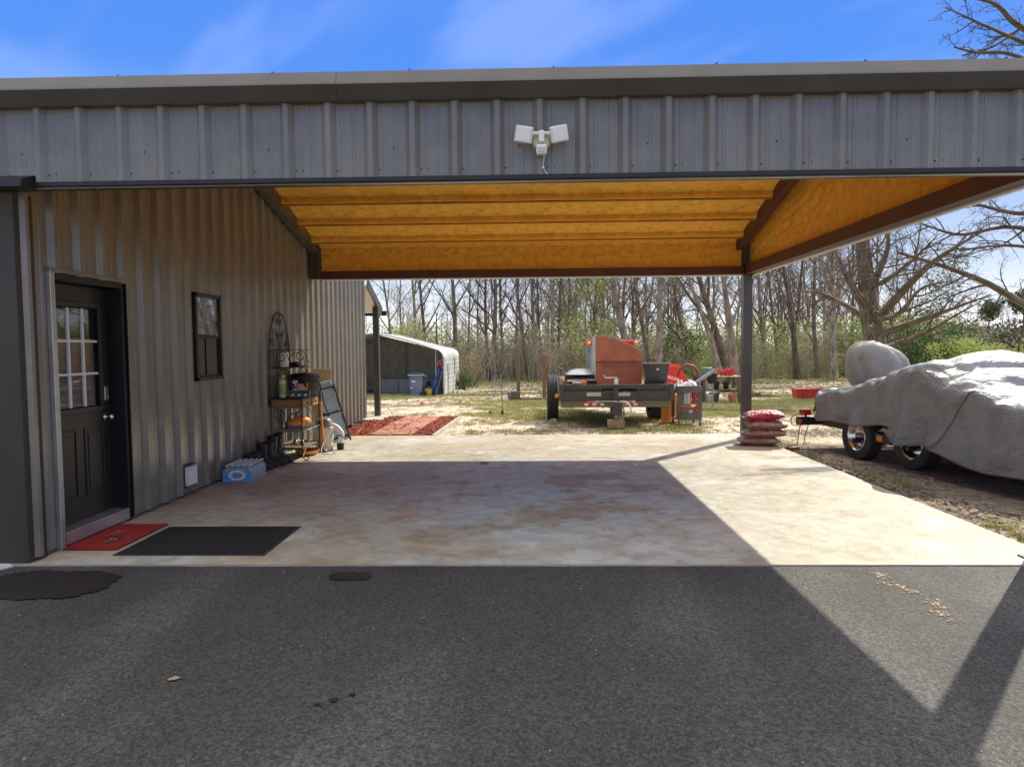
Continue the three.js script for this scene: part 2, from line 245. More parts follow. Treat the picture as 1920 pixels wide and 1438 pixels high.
// side wall along the bay (faces right)
const mainTop = d => 3.55 + 0.26 * Math.min(d - HD, 16.3 - d);
const DOOR = [5.34, 6.30, 0, 2.24];
{
  const place = (s, y, n) => [WX + n, y, -s];
  const rows = (a, b) => { const mid = (a + b) / 2, top = s => mainTop(s) - 0.08; return mid > DOOR[0] && mid < DOOR[1] ? [[DOOR[3], top(a), DOOR[3], top(b)]] : [[0.03, top(a), 0.03, top(b)]]; };
  for (let s = 5.02; s < 15.5; s += 0.9144) M('wall_panel', ribbed(s, Math.min(s + 0.9144, 15.58), 5.02, rows, place, [DOOR[0], DOOR[1]]), m.panel, building);
  const r = rngOf(4);
  for (let k = 0; k < 34; k++) for (const y of [0.12, 0.75, 1.35, 2.0, 2.55, 3.1]) { const s = 5.1 + k * 0.3048; if (s > DOOR[0] - 0.05 && s < DOOR[1] + 0.05 && y < 2.3) continue; if (s > 7.5 && s < 8.25 && y > 1.2 && y < 2.3) continue; screw([WX + 0.004, y + 0.01 * r(), -s], V(1, 0, 0)); if (k % 3 === 0) screw([WX + 0.036, y + 0.3 + 0.05 * r(), -(s - 0.043)], V(1, 0, 0)); }
  M('wall_core', mg([bx(-13, WX - 0.12, 0.0, 3.5, -15.56, -6.36), bx(-13, WX - 0.32, 2.3, 3.5, -6.36, -5.3), bx(-13, -4.5, 0, 3.5, -6.36, -5.6)]), m.blackMatte, building);
  M('base_trim', mg([bx(WX - 0.06, WX + 0.006, 0.002, 0.03, -15.58, -DOOR[1] - 0.02), bx(WX - 0.06, WX + 0.006, 0.002, 0.03, -DOOR[0], -5.0)]), m.trim, building);
  M('corner_trim', mg([bx(WX - 0.02, WX + 0.012, 0.03, 4, -15.66, -15.56)]), m.trim, building);
  // gable line roof over the main body
  const rf = []; for (const [da, db] of [[HD, 10.62], [16.3, 10.62]]) rf.push(beam([-8.4, mainTop(da), -da], [-8.4, mainTop(db), -db], 9.1, 0.06)); M('roof_sheet', mg(rf), m.trim, building);
}
// front corner beside the roller door opening
M('corner_trim', mg([bx(-4.10, WX + 0.012, 0.0, 2.80, -5.05, -4.97, 0.006), bx(WX - 0.03, WX + 0.02, 0.0, 2.80, -5.16, -5.05, 0.006)]), m.corner, building);
M('door_jamb', mg([bx(-4.16, -4.10, 0, 2.66, -5.3, -5.0), bx(-9, -4.16, 2.62, 2.80, -5.3, -5.02)]), m.panel, building);
{
  const dr = part('roller_door', building); for (let k = 0; k < 5; k++) M('door_section', bx(-8.2, -4.16, k * 0.53, k * 0.53 + 0.522, -5.45, -5.40, 0.008), m.trim, dr);
  { const g = extrude([[0, 0], [0.18, 0], [0.17, 0.055], [0.05, 0.105], [0, 0.105]], 5.38, 0), q = g.attributes.position; for (let k = 0; k < q.count; k++) q.setXYZ(k, -9.0 + q.getZ(k), 2.79 + q.getY(k), -4.965 + q.getX(k)); g.computeVertexNormals(); M('opening_hood', uvm(g), m.black, building); }
  M('conduit', mg([bx(-4.6, -3.96, 2.6, 2.66, -4.99, -4.955, 0.01)]), m.panel, building);
}
// header over the bay: ribbed panels, drip edge, box gutter
{
  const place = (s, y, n) => [s, y, -(HD + 0.0 - n)], rows = () => [[SOF + 0.02, 3.44, SOF + 0.02, 3.44]];
  for (let s = -5.55; s < 3.8; s += 0.9144) M('header_panel', ribbed(s, Math.min(s + 0.9144, 3.83), -3.63, rows, place), m.panel, building);
  for (let k = 0; k < 30; k++) { const s = -5.4 + 0.3048 * k; screw([s + 0.05, SOF + 0.08, -HD + 0.002], V(0, 0, 1)); if (k % 3 === 0) { screw([s + 0.10, SOF + 0.085, -HD + 0.002], V(0, 0, 1)); screw([s - 0.15 + 0.0, 3.06, -HD + 0.003], V(0, 0, 1)); } }
  M('header_core', bx(-5.6, 3.81, SOF + 0.05, 3.44, -5.12, -4.956, 0), m.redsteel, building);
  M('drip_edge', mg([bx(-5.6, 3.84, SOF - 0.012, SOF + 0.022, -5.05, -4.905, 0.004)]), m.black, building);
  M('soffit_trim', mg([bx(-3.84, 3.83, SOF - 0.022, SOF - 0.013, -4.965, -4.93, 0.002)]), m.panel, building);
  const prof = [[0, 0], [0.07, 0.0], [0.155, 0.085], [0.15, 0.098], [0.10, 0.19], [0, 0.19]], xs = [-6, -1.35, 3.95];
  for (let k = 0; k < 2; k++) { const g = extrude(prof.map(p => [p[0] + (k ? 0 : 0.004), p[1]]), xs[k + 1] - xs[k], 0); const q = g.attributes.position; for (let i = 0; i < q.count; i++) q.setXYZ(i, xs[k] + q.getZ(i), 3.375 + q.getY(i), -HD + q.getX(i) + 0.001); g.computeVertexNormals(); M('gutter', uvm(g), m.gutter, building); }
  const tb = []; for (let k = 0; k < 9; k++) { const x = -5.0 + k * 1.02 + 0.2 * PERM[k * 7]; tb.push(bx(x, x + 0.012, 3.562, 3.576, -4.87, -4.85, 0)); } M('gutter_screw', mg(tb), m.trim, building).userData.kind = 'stuff';
}
// posts and beams of the bay
function post(x, d) { M('post', mg([bx(x - 0.075, x + 0.075, 0.012, SOF, -d - 0.075, -d + 0.075, 0.008), bx(x - 0.11, x + 0.11, 0.0005, 0.012, -d - 0.11, -d + 0.11, 0.002)]), m.trim, building); }
post(PX - 0.085, FD); post(PX - 0.015, HD + 0.1);
M('beam', bx(-3.62, PX - 0.16, SOF, SOF + 0.13, -FD - 0.06, -FD + 0.08), m.redsteel, building);
M('beam', bx(PX - 0.14, PX, SOF, SOF + 0.16, -FD - 0.05, -5.06), m.redsteel, building);
M('drip_edge', mg([bx(PX + 0.002, PX + 0.05, SOF - 0.02, SOF + 0.03, -FD - 0.1, -4.97, 0.003), bx(-3.6, PX, SOF - 0.018, SOF - 0.004, -FD - 0.1, -FD + 0.03, 0.003)]), m.whitePl, building);
M('beam', mg([bx(WX + 0.035, WX + 0.2, SOF, CE + 0.02, -FD - 0.06, -FD + 0.08)]), m.trim, building);
// foam faces, purlins, rafters
function foamSheet(nu, nv, f, amp, seed) { return grid(nu, nv, (u, v) => { const q = f(u, v); const n = amp * (fbm(u * nu * 0.25, v * nv * 0.35, 4, 0, seed) - 0.5) * 2; return [q[0] + q[3] * n, q[1] + q[4] * n, q[2] + q[5] * n, q[6], q[7]]; }); }
{
  M('foam_lining', foamSheet(150, 26, (u, v) => [lerp(-3.62, 3.62, u), lerp(SOF + 0.125, CE + 0.02, v), -FD + 0.0, 0, 0, 1, u * 7.2, v * 0.6], 0.018, 2), m.foam, building);
  const rT = d => ceilAt(d) + 0.02;
  M('foam_lining', foamSheet(150, 40, (u, v) => { const d = lerp(FD, HD + 0.15, u); return [PX - 0.03, lerp(SOF + 0.14, rT(d), v), -d, -1, 0, 0, d, v * 1.2]; }, 0.018, 5), m.foam, building);
  M('foam_lining', foamSheet(150, 14, (u, v) => [lerp(-3.62, 3.62, u), lerp(SOF + 0.05, CE, v), -(HD + 0.18), 0, 0, -1, u * 7.2, v * 0.5], 0.015, 9), m.foam, building);
  const pd = [11.42, 10.76, 10.07, 9.3, RID, 7.4, 6.65, 5.96, 5.3]; const eds = [FD, ...pd, HD + 0.16];
  for (let k = 0; k < eds.length - 1; k++) { const a = eds[k], b = eds[k + 1]; M('ceiling_foam', foamSheet(130, 10, (u, v) => { const d = lerp(a, b, v), sag = -0.05 * (Math.pow(1 - v, 8) + Math.pow(v, 8)); return [lerp(WX + 0.1, PX - 0.04, u), ceilAt(d) + sag, -d, 0, 1, 0, u * 7.5, d]; }, 0.014, 20 + k), m.foam, building); }
  for (const d of pd) {
    const top = ceilAt(d) + 0.02, prof = (u, k) => { const t = k * Math.PI * 2, w = 0.055 + 0.018 * fbm(u * 30, k * 3 + d, 3, 0, 6), hh = 0.056 + 0.014 * fbm(u * 22 + 5, d, 3, 0, 7); const c = Math.cos(t), s = Math.sin(t); return [Math.sign(c) * Math.pow(Math.abs(c), 0.5) * w, -0.056 + Math.sign(s) * Math.pow(Math.abs(s), 0.5) * hh]; };
    M('purlin', grid(110, 14, (u, v) => { const q = prof(u, v); return [lerp(WX + 0.18, PX - 0.16, u), top + q[1], -d + q[0], u * 7.4, v]; }), m.foam, building);
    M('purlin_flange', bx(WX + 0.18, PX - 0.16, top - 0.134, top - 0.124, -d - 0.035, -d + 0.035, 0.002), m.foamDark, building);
  }
  for (const x of [PX - 0.22, WX + 0.12]) for (const e of [FD, HD + 0.12]) M('rafter', beam([x, CE - 0.06, -e], [x, ceilAt(RID) - 0.09, -RID], 0.12, 0.24), x > 0 ? m.redsteel : m.trim, building);
  for (const [a, b] of [[FD + 0.25, RID], [HD - 0.02, RID]]) M('roof_sheet', beam([0.05, ceilAt(a) + 0.12, -a], [0.05, ceilAt(b) + 0.12, -b], 7.86, 0.05), m.trim, building);
  M('gable_panel', ribbed(HD + 0.02, FD + 0.05, 5, (a, b) => [[SOF + 0.02, ceilAt(a) + 0.1, SOF + 0.02, ceilAt(b) + 0.1]], (s, y, n) => [PX + 0.012 + n, y, -s]), m.panel, building);
  M('fascia_panel', ribbed(-3.62, PX, 0, () => [[SOF, CE + 0.1, SOF, CE + 0.1]], (s, y, n) => [s, y, -(FD + 0.07 + n)]), m.panel, building);
}
M('screw', mg(screws), m.blackMatte, building).userData.kind = 'stuff';
// foam overspray on the wall panel
for (const [d, y, r] of [[9.7, 3.72, 0.05], [11.2, 3.5, 0.04]]) M('foam_spot', tr(new THREE.TorusGeometry(r, 0.012, 5, 14).scale(1, 1.7, 0.6), WX + 0.01, y, -d, Math.PI / 2), m.foam, building);

// entry door
{
  const dr = part('door', building), X = WX - 0.13, a = DOOR[0] + 0.045, b = DOOR[1] - 0.045;
  m.doorPaint = mat([0.03, 0.026, 0.023], 0.38, { map: dusty });
  M('frame', mg([bx(X - 0.06, WX + 0.02, 0, 2.24, -DOOR[1] - 0.012, -b, 0.003), bx(X - 0.06, WX - 0.004, 0, 2.24, -a, -DOOR[0] + 0.004, 0.003), bx(X - 0.06, WX + 0.02, 2.19, 2.245, -b, -a, 0.003)]), m.black, dr);
  M('jamb_flange', bx(WX + 0.001, WX + 0.042, 0.0, 2.25, -DOOR[0] - 0.006, -DOOR[0] + 0.05, 0.006), m.alu, dr);
  M('head_flange', bx(WX + 0.001, WX + 0.045, 2.246, 2.285, -DOOR[1] - 0.02, -DOOR[0] + 0.05, 0.005), m.panel, dr);
  const y0 = 0.13, y1 = 2.185, ga = a + 0.15, gb = b - 0.15, gy0 = 1.12, gy1 = 1.99;
  M('leaf', mg([bx(X - 0.045, X, y0, gy0 - 0.05, -b + 0.003, -a - 0.003), bx(X - 0.045, X, gy1 + 0.05, y1, -b + 0.003, -a - 0.003), bx(X - 0.045, X, gy0 - 0.05, gy1 + 0.05, -ga + 0.05, -a - 0.003), bx(X - 0.045, X, gy0 - 0.05, gy1 + 0.05, -b + 0.003, -gb - 0.05)]), m.doorPaint, dr);
  const ring = (a0, a1, b0, b1, w, o, t) => [bx(X + o, X + o + t, b0, b0 + w, -a1, -a0, 0.004), bx(X + o, X + o + t, b1 - w, b1, -a1, -a0, 0.004), bx(X + o, X + o + t, b0 + w, b1 - w, -a0 - w, -a0, 0.004), bx(X + o, X + o + t, b0 + w, b1 - w, -a1, -a1 + w, 0.004)];
  M('lite_frame', mg(ring(ga - 0.055, gb + 0.055, gy0 - 0.055, gy1 + 0.055, 0.05, -0.002, 0.022)), m.doorPaint, dr);
  const mid = (a + b) / 2; for (const [p, q] of [[a + 0.11, mid - 0.05], [mid + 0.05, b - 0.11]]) { M('panel', mg([...ring(p, q, 0.32, 0.93, 0.022, -0.001, 0.012), bx(X - 0.002, X + 0.008, 0.375, 0.875, -q + 0.05, -p - 0.05, 0.006)]), m.doorPaint, dr); }
  const cw = (gb - ga) / 3, ch = (gy1 - gy0) / 3;
  for (let i = 0; i < 3; i++) for (let j = 0; j < 3; j++) M('pane', bx(X - 0.014, X - 0.010, gy0 + j * ch + 0.004, gy0 + (j + 1) * ch - 0.004, -ga - (i + 1) * cw + 0.004, -ga - i * cw - 0.004, 0), m.glass, dr);
  M('muntin', mg([1, 2].flatMap(k => [bx(X - 0.02, X + 0.002, gy0, gy1, -ga - k * cw - 0.011, -ga - k * cw + 0.011, 0.003), bx(X - 0.021, X + 0.001, gy0 + k * ch - 0.011, gy0 + k * ch + 0.011, -gb, -ga, 0.003)])), m.white, dr);
  const sl = []; for (let y = gy0 + 0.01; y < gy0 + 0.60; y += 0.021) { const g = new THREE.BoxGeometry(0.002, 0.018, gb - ga - 0.02); g.rotateZ(0.5); g.translate(X - 0.035, y, -(ga + gb) / 2); sl.push(g); } M('blind', mg(sl), mat([0.30, 0.235, 0.165], 0.6), dr).userData.kind = 'stuff';
  M('backing', bx(X - 0.3, X - 0.28, 0.3, 2.2, -b, -a, 0), mat([0.05, 0.045, 0.04], 0.9), dr);
  M('threshold', mg([bx(X - 0.03, WX + 0.02, 0.095, 0.125, -b, -a, 0.006), bx(WX - 0.02, WX + 0.022, 0.02, 0.095, -b, -a, 0.004)]), m.alu, dr);
  const kz = -b + 0.075; M('knob', mg([tr(lathe([[0, 0], [0.033, 0], [0.033, 0.008], [0.013, 0.014], [0.012, 0.035], [0.024, 0.045], [0.03, 0.06], [0.024, 0.076], [0, 0.08]], 18).rotateZ(-Math.PI / 2), X, 1.0, kz)]), m.chrome, dr);
  M('deadbolt', mg([bx(X, X + 0.028, 1.15, 1.29, kz - 0.033, kz + 0.033, 0.012), tr(lathe([[0, 0], [0.016, 0], [0.014, 0.012], [0, 0.013]], 12).rotateZ(-Math.PI / 2), X + 0.027, 1.19, kz)]), m.steel, dr);
}
// small single hung window
{
  const w = part('window', building), X = WX + 0.036, a = 7.56, b = 8.2, y0 = 1.26, y1 = 2.27, ym = 1.77;
  M('frame', mg([bx(X - 0.05, X + 0.035, y0, y1, -a - 0.04, -a, 0.004), bx(X - 0.05, X + 0.035, y0, y1, -b, -b + 0.04, 0.004), bx(X - 0.05, X + 0.035, y0, y0 + 0.045, -b, -a, 0.004), bx(X - 0.05, X + 0.035, y1 - 0.045, y1, -b, -a, 0.004)]), m.black, w);
  M('meeting_rail', bx(X - 0.03, X + 0.022, ym - 0.022, ym + 0.022, -b + 0.04, -a - 0.04, 0.003), m.black, w);
  M('sash', mg([bx(X - 0.01, X + 0.012, y0 + 0.045, ym - 0.022, -a - 0.065, -a - 0.04, 0.003), bx(X - 0.01, X + 0.012, y0 + 0.045, ym - 0.022, -b + 0.04, -b + 0.065, 0.003), bx(X - 0.01, X + 0.012, y0 + 0.045, y0 + 0.07, -b + 0.065, -a - 0.065, 0.003)]), m.black, w);
  M('pane', tr(bx(-0.002, 0.002, -0.23, 0.228, -b + 0.04, -a - 0.04, 0), X, (ym + y1) / 2 - 0.01, 0, 0, 0, 0.07), mat([0.62, 0.64, 0.68], 0.03, { metalness: 1 }), w);
  M('insect_screen', bx(X + 0.004, X + 0.006, y0 + 0.07, ym - 0.022, -b + 0.065, -a - 0.065, 0), mat([0.085, 0.085, 0.08], 0.7, { bumpMap: cl(grain, 40), bumpScale: 0.001 }), w);
}
// dryer vent
{
  const v = part('vent', building), X = WX + 0.034; M('backplate', bx(X - 0.03, X + 0.012, 0.10, 0.35, -7.47, -7.22, 0.006), m.black, v);
  M('hood_frame', mg([bx(X + 0.012, X + 0.05, 0.125, 0.14, -7.45, -7.245), bx(X + 0.012, X + 0.05, 0.315, 0.33, -7.45, -7.245), bx(X + 0.012, X + 0.05, 0.14, 0.315, -7.45, -7.436), bx(X + 0.012, X + 0.05, 0.14, 0.315, -7.259, -7.245)]), m.whitePl, v);
  for (let k = 0; k < 4; k++) { const g = new RoundedBoxGeometry(0.006, 0.05, 0.176, 1, 0.002); g.rotateZ(0.28); g.translate(X + 0.035, 0.162 + k * 0.044, -7.3475); M('louver', g, m.whitePl, v); }
}
// back porch
{
  const p = part('porch', building); M('post', bx(-3.86, -3.72, -0.12, 2.62, -16.67, -16.53, 0.006), m.trim, p);
  M('porch_roof', beam([-5.8, 3.06, -15.62], [-5.8, 2.52, -16.95], 4.1, 0.05), m.whitePl, p);
  M('fascia', beam([-3.74, 3.10, -15.6], [-3.74, 2.54, -17.0], 0.05, 0.2), m.trim, p); M('gutter', bx(-7, -3.62, 2.44, 2.56, -17.1, -16.98, 0.01), m.black, p); M('porch_floor', bx(-8, -3.5, -0.3, -0.045, -16.9, -15.66), m.conc, p);
}
// motion flood light on the header
{
  const L = thing('security_light', 'white twin head motion flood light on the ribbed header', 'flood light', [0.09, 3.0, HD - 0.036]);
  M('base', tr(lathe([[0, 0], [0.068, 0], [0.07, 0.02], [0.055, 0.045], [0, 0.05]], 22), 0, 0.075, 0, 0, Math.PI / 2), mat([0.62, 0.55, 0.4], 0.45), L);
  M('bracket', mg([bx(-0.022, 0.022, 0.05, 0.135, 0.03, 0.08, 0.01), rod([-0.02, 0.115, 0.06], [-0.075, 0.11, 0.075], 0.014, 10), rod([0.02, 0.115, 0.06], [0.075, 0.11, 0.075], 0.014, 10)]), m.whitePl, L);
  for (const s of [-1, 1]) { const h = part('lamp_head', L); h.position.set(s * 0.125, 0.105, 0.075); h.rotation.set(0.28, s * 0.2, -s * -0.16); M('housing', bx(-0.062, 0.062, -0.056, 0.056, -0.03, 0.012, 0.008), m.whitePl, h); M('lens', bx(-0.05, 0.05, -0.045, 0.045, 0.0125, 0.016, 0.001), mat([0.8, 0.79, 0.76], 0.25), h); }
  const s = part('sensor', L); M('housing', bx(-0.038, 0.038, -0.035, 0.035, 0.02, 0.085, 0.012), m.whitePl, s); M('lens', bx(-0.029, 0.029, -0.02, 0.016, 0.083, 0.09, 0.003), mat([0.5, 0.5, 0.49], 0.35), s);
  M('pull_cord', mg([tube([[0.018, -0.03, 0.06], [0.015, -0.08, 0.05], [0.012, -0.12, 0.045], [0.04, -0.165, 0.04]], 0.0028, 5), tr(new THREE.SphereGeometry(0.009, 8, 6), 0.012, -0.12, 0.045)]), m.whitePl, L);
}
// ---------------------------------------------------------------- things under the bay
function canvasTex(w, h, draw) { const c = document.createElement('canvas'); c.width = w; c.height = h; const x = c.getContext('2d'); draw(x, w, h); const t = new THREE.CanvasTexture(c); t.colorSpace = THREE.SRGBColorSpace; return t; }
// red door mat and black entry mat
{
  const t = canvasTex(512, 512, (x, w, h) => {
    x.fillStyle = '#9c2118'; x.fillRect(0, 0, w, h); const r = rngOf(8);
    for (let k = 0; k < 900; k++) { x.fillStyle = `rgba(${60 + 120 * r() | 0},${20 + 40 * r() | 0},${20 + 30 * r() | 0},0.25)`; x.fillRect(r() * w, r() * h, 2 + 9 * r(), 2 + 9 * r()); }
    x.strokeStyle = '#7d1a14'; x.lineWidth = 10; x.strokeRect(14, 14, w - 28, h - 28);
    x.strokeStyle = 'rgba(214,170,160,0.55)'; x.lineWidth = 3; for (let k = 0; k < 16; k++) { const a = -0.2 + k * 0.16; x.beginPath(); x.moveTo(150, 150); x.lineTo(150 + 110 * Math.cos(a), 150 + 110 * Math.sin(a)); x.stroke(); }
    x.fillStyle = 'rgba(75,48,58,0.65)'; x.beginPath(); x.ellipse(300, 330, 95, 70, 0.3, 0, 7); x.fill(); x.fillStyle = 'rgba(225,205,200,0.75)'; for (let k = 0; k < 22; k++) x.fillRect(235 + 110 * r(), 295 + 75 * r(), 5 + 22 * r(), 3 + 6 * r());
  });
  const dm = thing('door_mat', 'worn red door mat at the foot of the entry door', 'door mat', [-3.585, 0.0, 5.69]);
  const top = grid(12, 16, (u, v) => [lerp(-0.22, 0.22, u), 0.014 + 0.003 * fbm(u * 4, v * 4, 2), lerp(0.385, -0.385, v), u, v]); M('pile', top, new THREE.MeshStandardMaterial({ map: t, roughness: 0.95, bumpMap: cl(grain, 2), bumpScale: 0.003 }), dm); M('backing', bx(-0.228, 0.228, 0.001, 0.0135, -0.393, 0.393, 0.003), mat([0.16, 0.02, 0.015], 0.8), dm);
  const bm = thing('entry_mat', 'large black rubber backed mat beside the red door mat', 'mat', [-2.7, 0, 5.585]);
  const bt = tex(256, 256, (u, v, i, j) => { const n = 0.5 + 0.5 * PERM[(i * 97 + j * 1013) & 65535] + 0.9 * sst(0.72, 0.8, fbm(u * 16, v * 16, 3, 16, 7)); return [n * .9, n * .85, n * .82]; });
  M('pile', grid(20, 14, (u, v) => [lerp(-0.58, 0.58, u), 0.011 + 0.004 * fbm(u * 5, v * 4, 2, 0, 4), lerp(0.40, -0.40, v), u * 2, v * 1.4]), new THREE.MeshStandardMaterial({ color: C(0.03, 0.027, 0.025), map: bt, roughness: 1, bumpMap: cl(grain, 5), bumpScale: 0.004 }), bm);
  M('rubber_border', bx(-0.605, 0.605, 0.0008, 0.009, -0.425, 0.425, 0.003), m.rubber, bm);
}
// case of bottled water
{
  const w = thing('water_bottle_case', 'shrink wrapped case of clear water bottles with blue labels by the ribbed wall', 'bottle case', [-3.585, 0.0, 8.31], 0.06);
  m.pet = new THREE.MeshPhysicalMaterial({ color: C(0.93, 0.96, 0.98), roughness: 0.12, transmission: 0.85, thickness: 0, ior: 1.4 }); m.water = m.pet;
  const bt = lathe([[0, 0.002], [0.028, 0.002], [0.031, 0.012], [0.031, 0.12], [0.028, 0.15], [0.014, 0.188], [0.013, 0.2]], 14), cap = lathe([[0.0152, 0.198], [0.0152, 0.215], [0, 0.216]], 10), lb = lathe([[0.0317, 0.06], [0.0317, 0.125]], 14);
  const lab = mat([0.09, 0.36, 0.66], 0.35), capm = m.whitePl;
  for (let i = 0; i < 5; i++) for (let j = 0; j < 8; j++) { const b = part('bottle', w); b.position.set(-0.134 + i * 0.067, 0, 0.235 - j * 0.067); M('body', bt, m.pet, b); M('cap', cap, capm, b); if (i === 0 || i === 4 || j === 0) M('label', lb, lab, b); }
  const wrap = canvasTex(512, 256, (x, W, H) => { x.clearRect(0, 0, W, H); x.fillStyle = '#2f8fd6'; x.beginPath(); x.moveTo(0, 60); x.quadraticCurveTo(90, 100, 110, 256); x.lineTo(0, 256); x.fill(); x.beginPath(); x.moveTo(W, 60); x.quadraticCurveTo(W - 90, 100, W - 110, 256); x.lineTo(W, 256); x.fill(); });
  m.film = new THREE.MeshPhysicalMaterial({ color: C(0.9, 0.94, 0.97), roughness: 0.16, transmission: 0.8, thickness: 0, ior: 1.35, bumpMap: cl(lumps, 2), bumpScale: 0.006 });
  const bump = (x, y, z) => 0.006 * fbm(x * 30 + 5, y * 30 + z * 30, 3, 0, 9);
  M('shrink_wrap', mg([grid(24, 16, (u, v) => { const x = lerp(-0.171, 0.171, u), y = lerp(0.004, 0.17, v); return [x, y, 0.271 + bump(x, y, 1) - 0.02 * v * v, u, v]; }), grid(24, 16, (u, v) => { const z = lerp(0.271, -0.271, u), y = lerp(0.004, 0.17, v); return [0.171 + bump(z, y, 2) - 0.02 * v * v, y, z, u, v]; }), grid(20, 20, (u, v) => { const x = lerp(-0.155, 0.155, u), z = lerp(-0.25, 0.25, v); return [x, 0.172 + 0.045 * Math.abs(Math.cos(u * Math.PI * 5) * Math.cos(v * Math.PI * 8)) * 0.9, z, u, v]; })]), m.film, w);
  const hand = new THREE.Shape(); hand.absellipse(0, 0.095, 0.105, 0.062, 0, Math.PI * 2); const hole = new THREE.Path(); hole.absellipse(0, 0.092, 0.066, 0.036, 0, Math.PI * 2); hand.holes.push(hole); M('printed_ring', new THREE.ShapeGeometry(hand, 24).translate(0, 0, 0.279), mat([0.72, 0.75, 0.78], 0.4), w);
  const side = s => { const q = new THREE.Shape(); q.moveTo(s * 0.172, 0.006); q.lineTo(s * 0.172, 0.15); q.quadraticCurveTo(s * 0.115, 0.15, s * 0.112, 0.09); q.lineTo(s * 0.08, 0.006); return new THREE.ShapeGeometry(q).translate(0, 0, 0.2775); }; M('printed_corner', side(1), lab, w); M('printed_corner', side(-1), lab, w); void wrap;
}
// boots along the wall
function boot(label, x, d, h, mt, sole, turn, lean = 0) {
  const b = thing('boot', label, 'boot', [x, 0, d], turn, 'boots along the ribbed wall');
  const ring = (t) => { // shaft up, foot forward (+x)
    return t; }; void ring;
  const st = [[0.02, 0.006, 0.10, 0.045], [0.035, 0.03, 0.135, 0.047], [0.035, 0.06, 0.135, 0.047], [0.02, 0.09, 0.115, 0.046], [-0.01, 0.12, 0.082, 0.047], [-0.03, 0.15, 0.062, 0.047], [-0.035, 0.20, 0.058, 0.048], [-0.034, lerp(0.2, h, 0.5), 0.064, 0.054], [-0.032 + lean * 0.4, h * 0.93, 0.072, 0.06], [-0.032 + lean * 0.5, h, 0.074, 0.061]];
  const g = grid(26, 40, (u, v) => { const t = v * (st.length - 1), k = Math.min(st.length - 2, Math.floor(t)), f = t - k, a = st[k], c = st[k + 1]; const cx = lerp(a[0], c[0], f), y = lerp(a[1], c[1], f), rx = lerp(a[2], c[2], f), rz = lerp(a[3], c[3], f), an = u * Math.PI * 2; const dip = v > 0.9 ? -0.03 * (v - 0.9) * 10 * Math.cos(an) ** 2 : 0; const w = 1 + 0.09 * (fbm(u * 7, y * 30, 3, 0, 5) - 0.5); return [cx + rx * w * Math.cos(an) + (Math.cos(an) > 0 && y < 0.1 ? 0.0 : 0), y + dip, rz * w * Math.sin(an) * (y < 0.1 && Math.cos(an) < -0.3 ? 0.8 : 1)]; });
  M('shaft', g, mt, b); const s = new THREE.Shape(); s.absellipse(0.035, 0, 0.145, 0.05, 0, Math.PI * 2); M('sole', new THREE.ExtrudeGeometry(s, { depth: 0.018, bevelEnabled: false, curveSegments: 20 }).rotateX(-Math.PI / 2).translate(0, 0.001, 0), sole, b); M('heel', bx(-0.1, -0.045, 0.001, 0.035, -0.04, 0.04, 0.006), sole, b); M('toe_cap', tr(new THREE.SphereGeometry(0.045, 14, 8).scale(1.1, 0.62, 1), 0.125, 0.035, 0), mt, b);
}
{
  const lb = mat([0.062, 0.03, 0.018], 0.5, { map: dusty, bumpMap: cl(lumps, 2), bumpScale: 0.006 }), dk = mat([0.028, 0.019, 0.015], 0.55, { map: dusty, bumpMap: cl(lumps, 2), bumpScale: 0.006 }), bk = mat([0.014, 0.014, 0.016], 0.35, { map: dusty });
  boot('short brown leather boot right behind the water bottle case', -3.66, 8.72, 0.25, lb, m.rubber, 0.25); boot('short brown leather boot, second from the water bottle case', -3.63, 8.86, 0.27, lb, m.rubber, 0.18);
  boot('dark brown cowboy boot with pale toe, nearer of its pair', -3.60, 9.0, 0.36, dk, m.woodGrey, 0.2, -0.03); boot('dark brown cowboy boot with pale toe, farther of its pair', -3.57, 9.14, 0.37, dk, m.woodGrey, 0.15);
  boot('tall black rubber boot, nearer of the pair beside the iron rack', -3.58, 9.30, 0.43, bk, m.rubber, 0.12); boot('tall black rubber boot, farther of the pair beside the iron rack', -3.56, 9.45, 0.44, bk, m.rubber, 0.1);
}
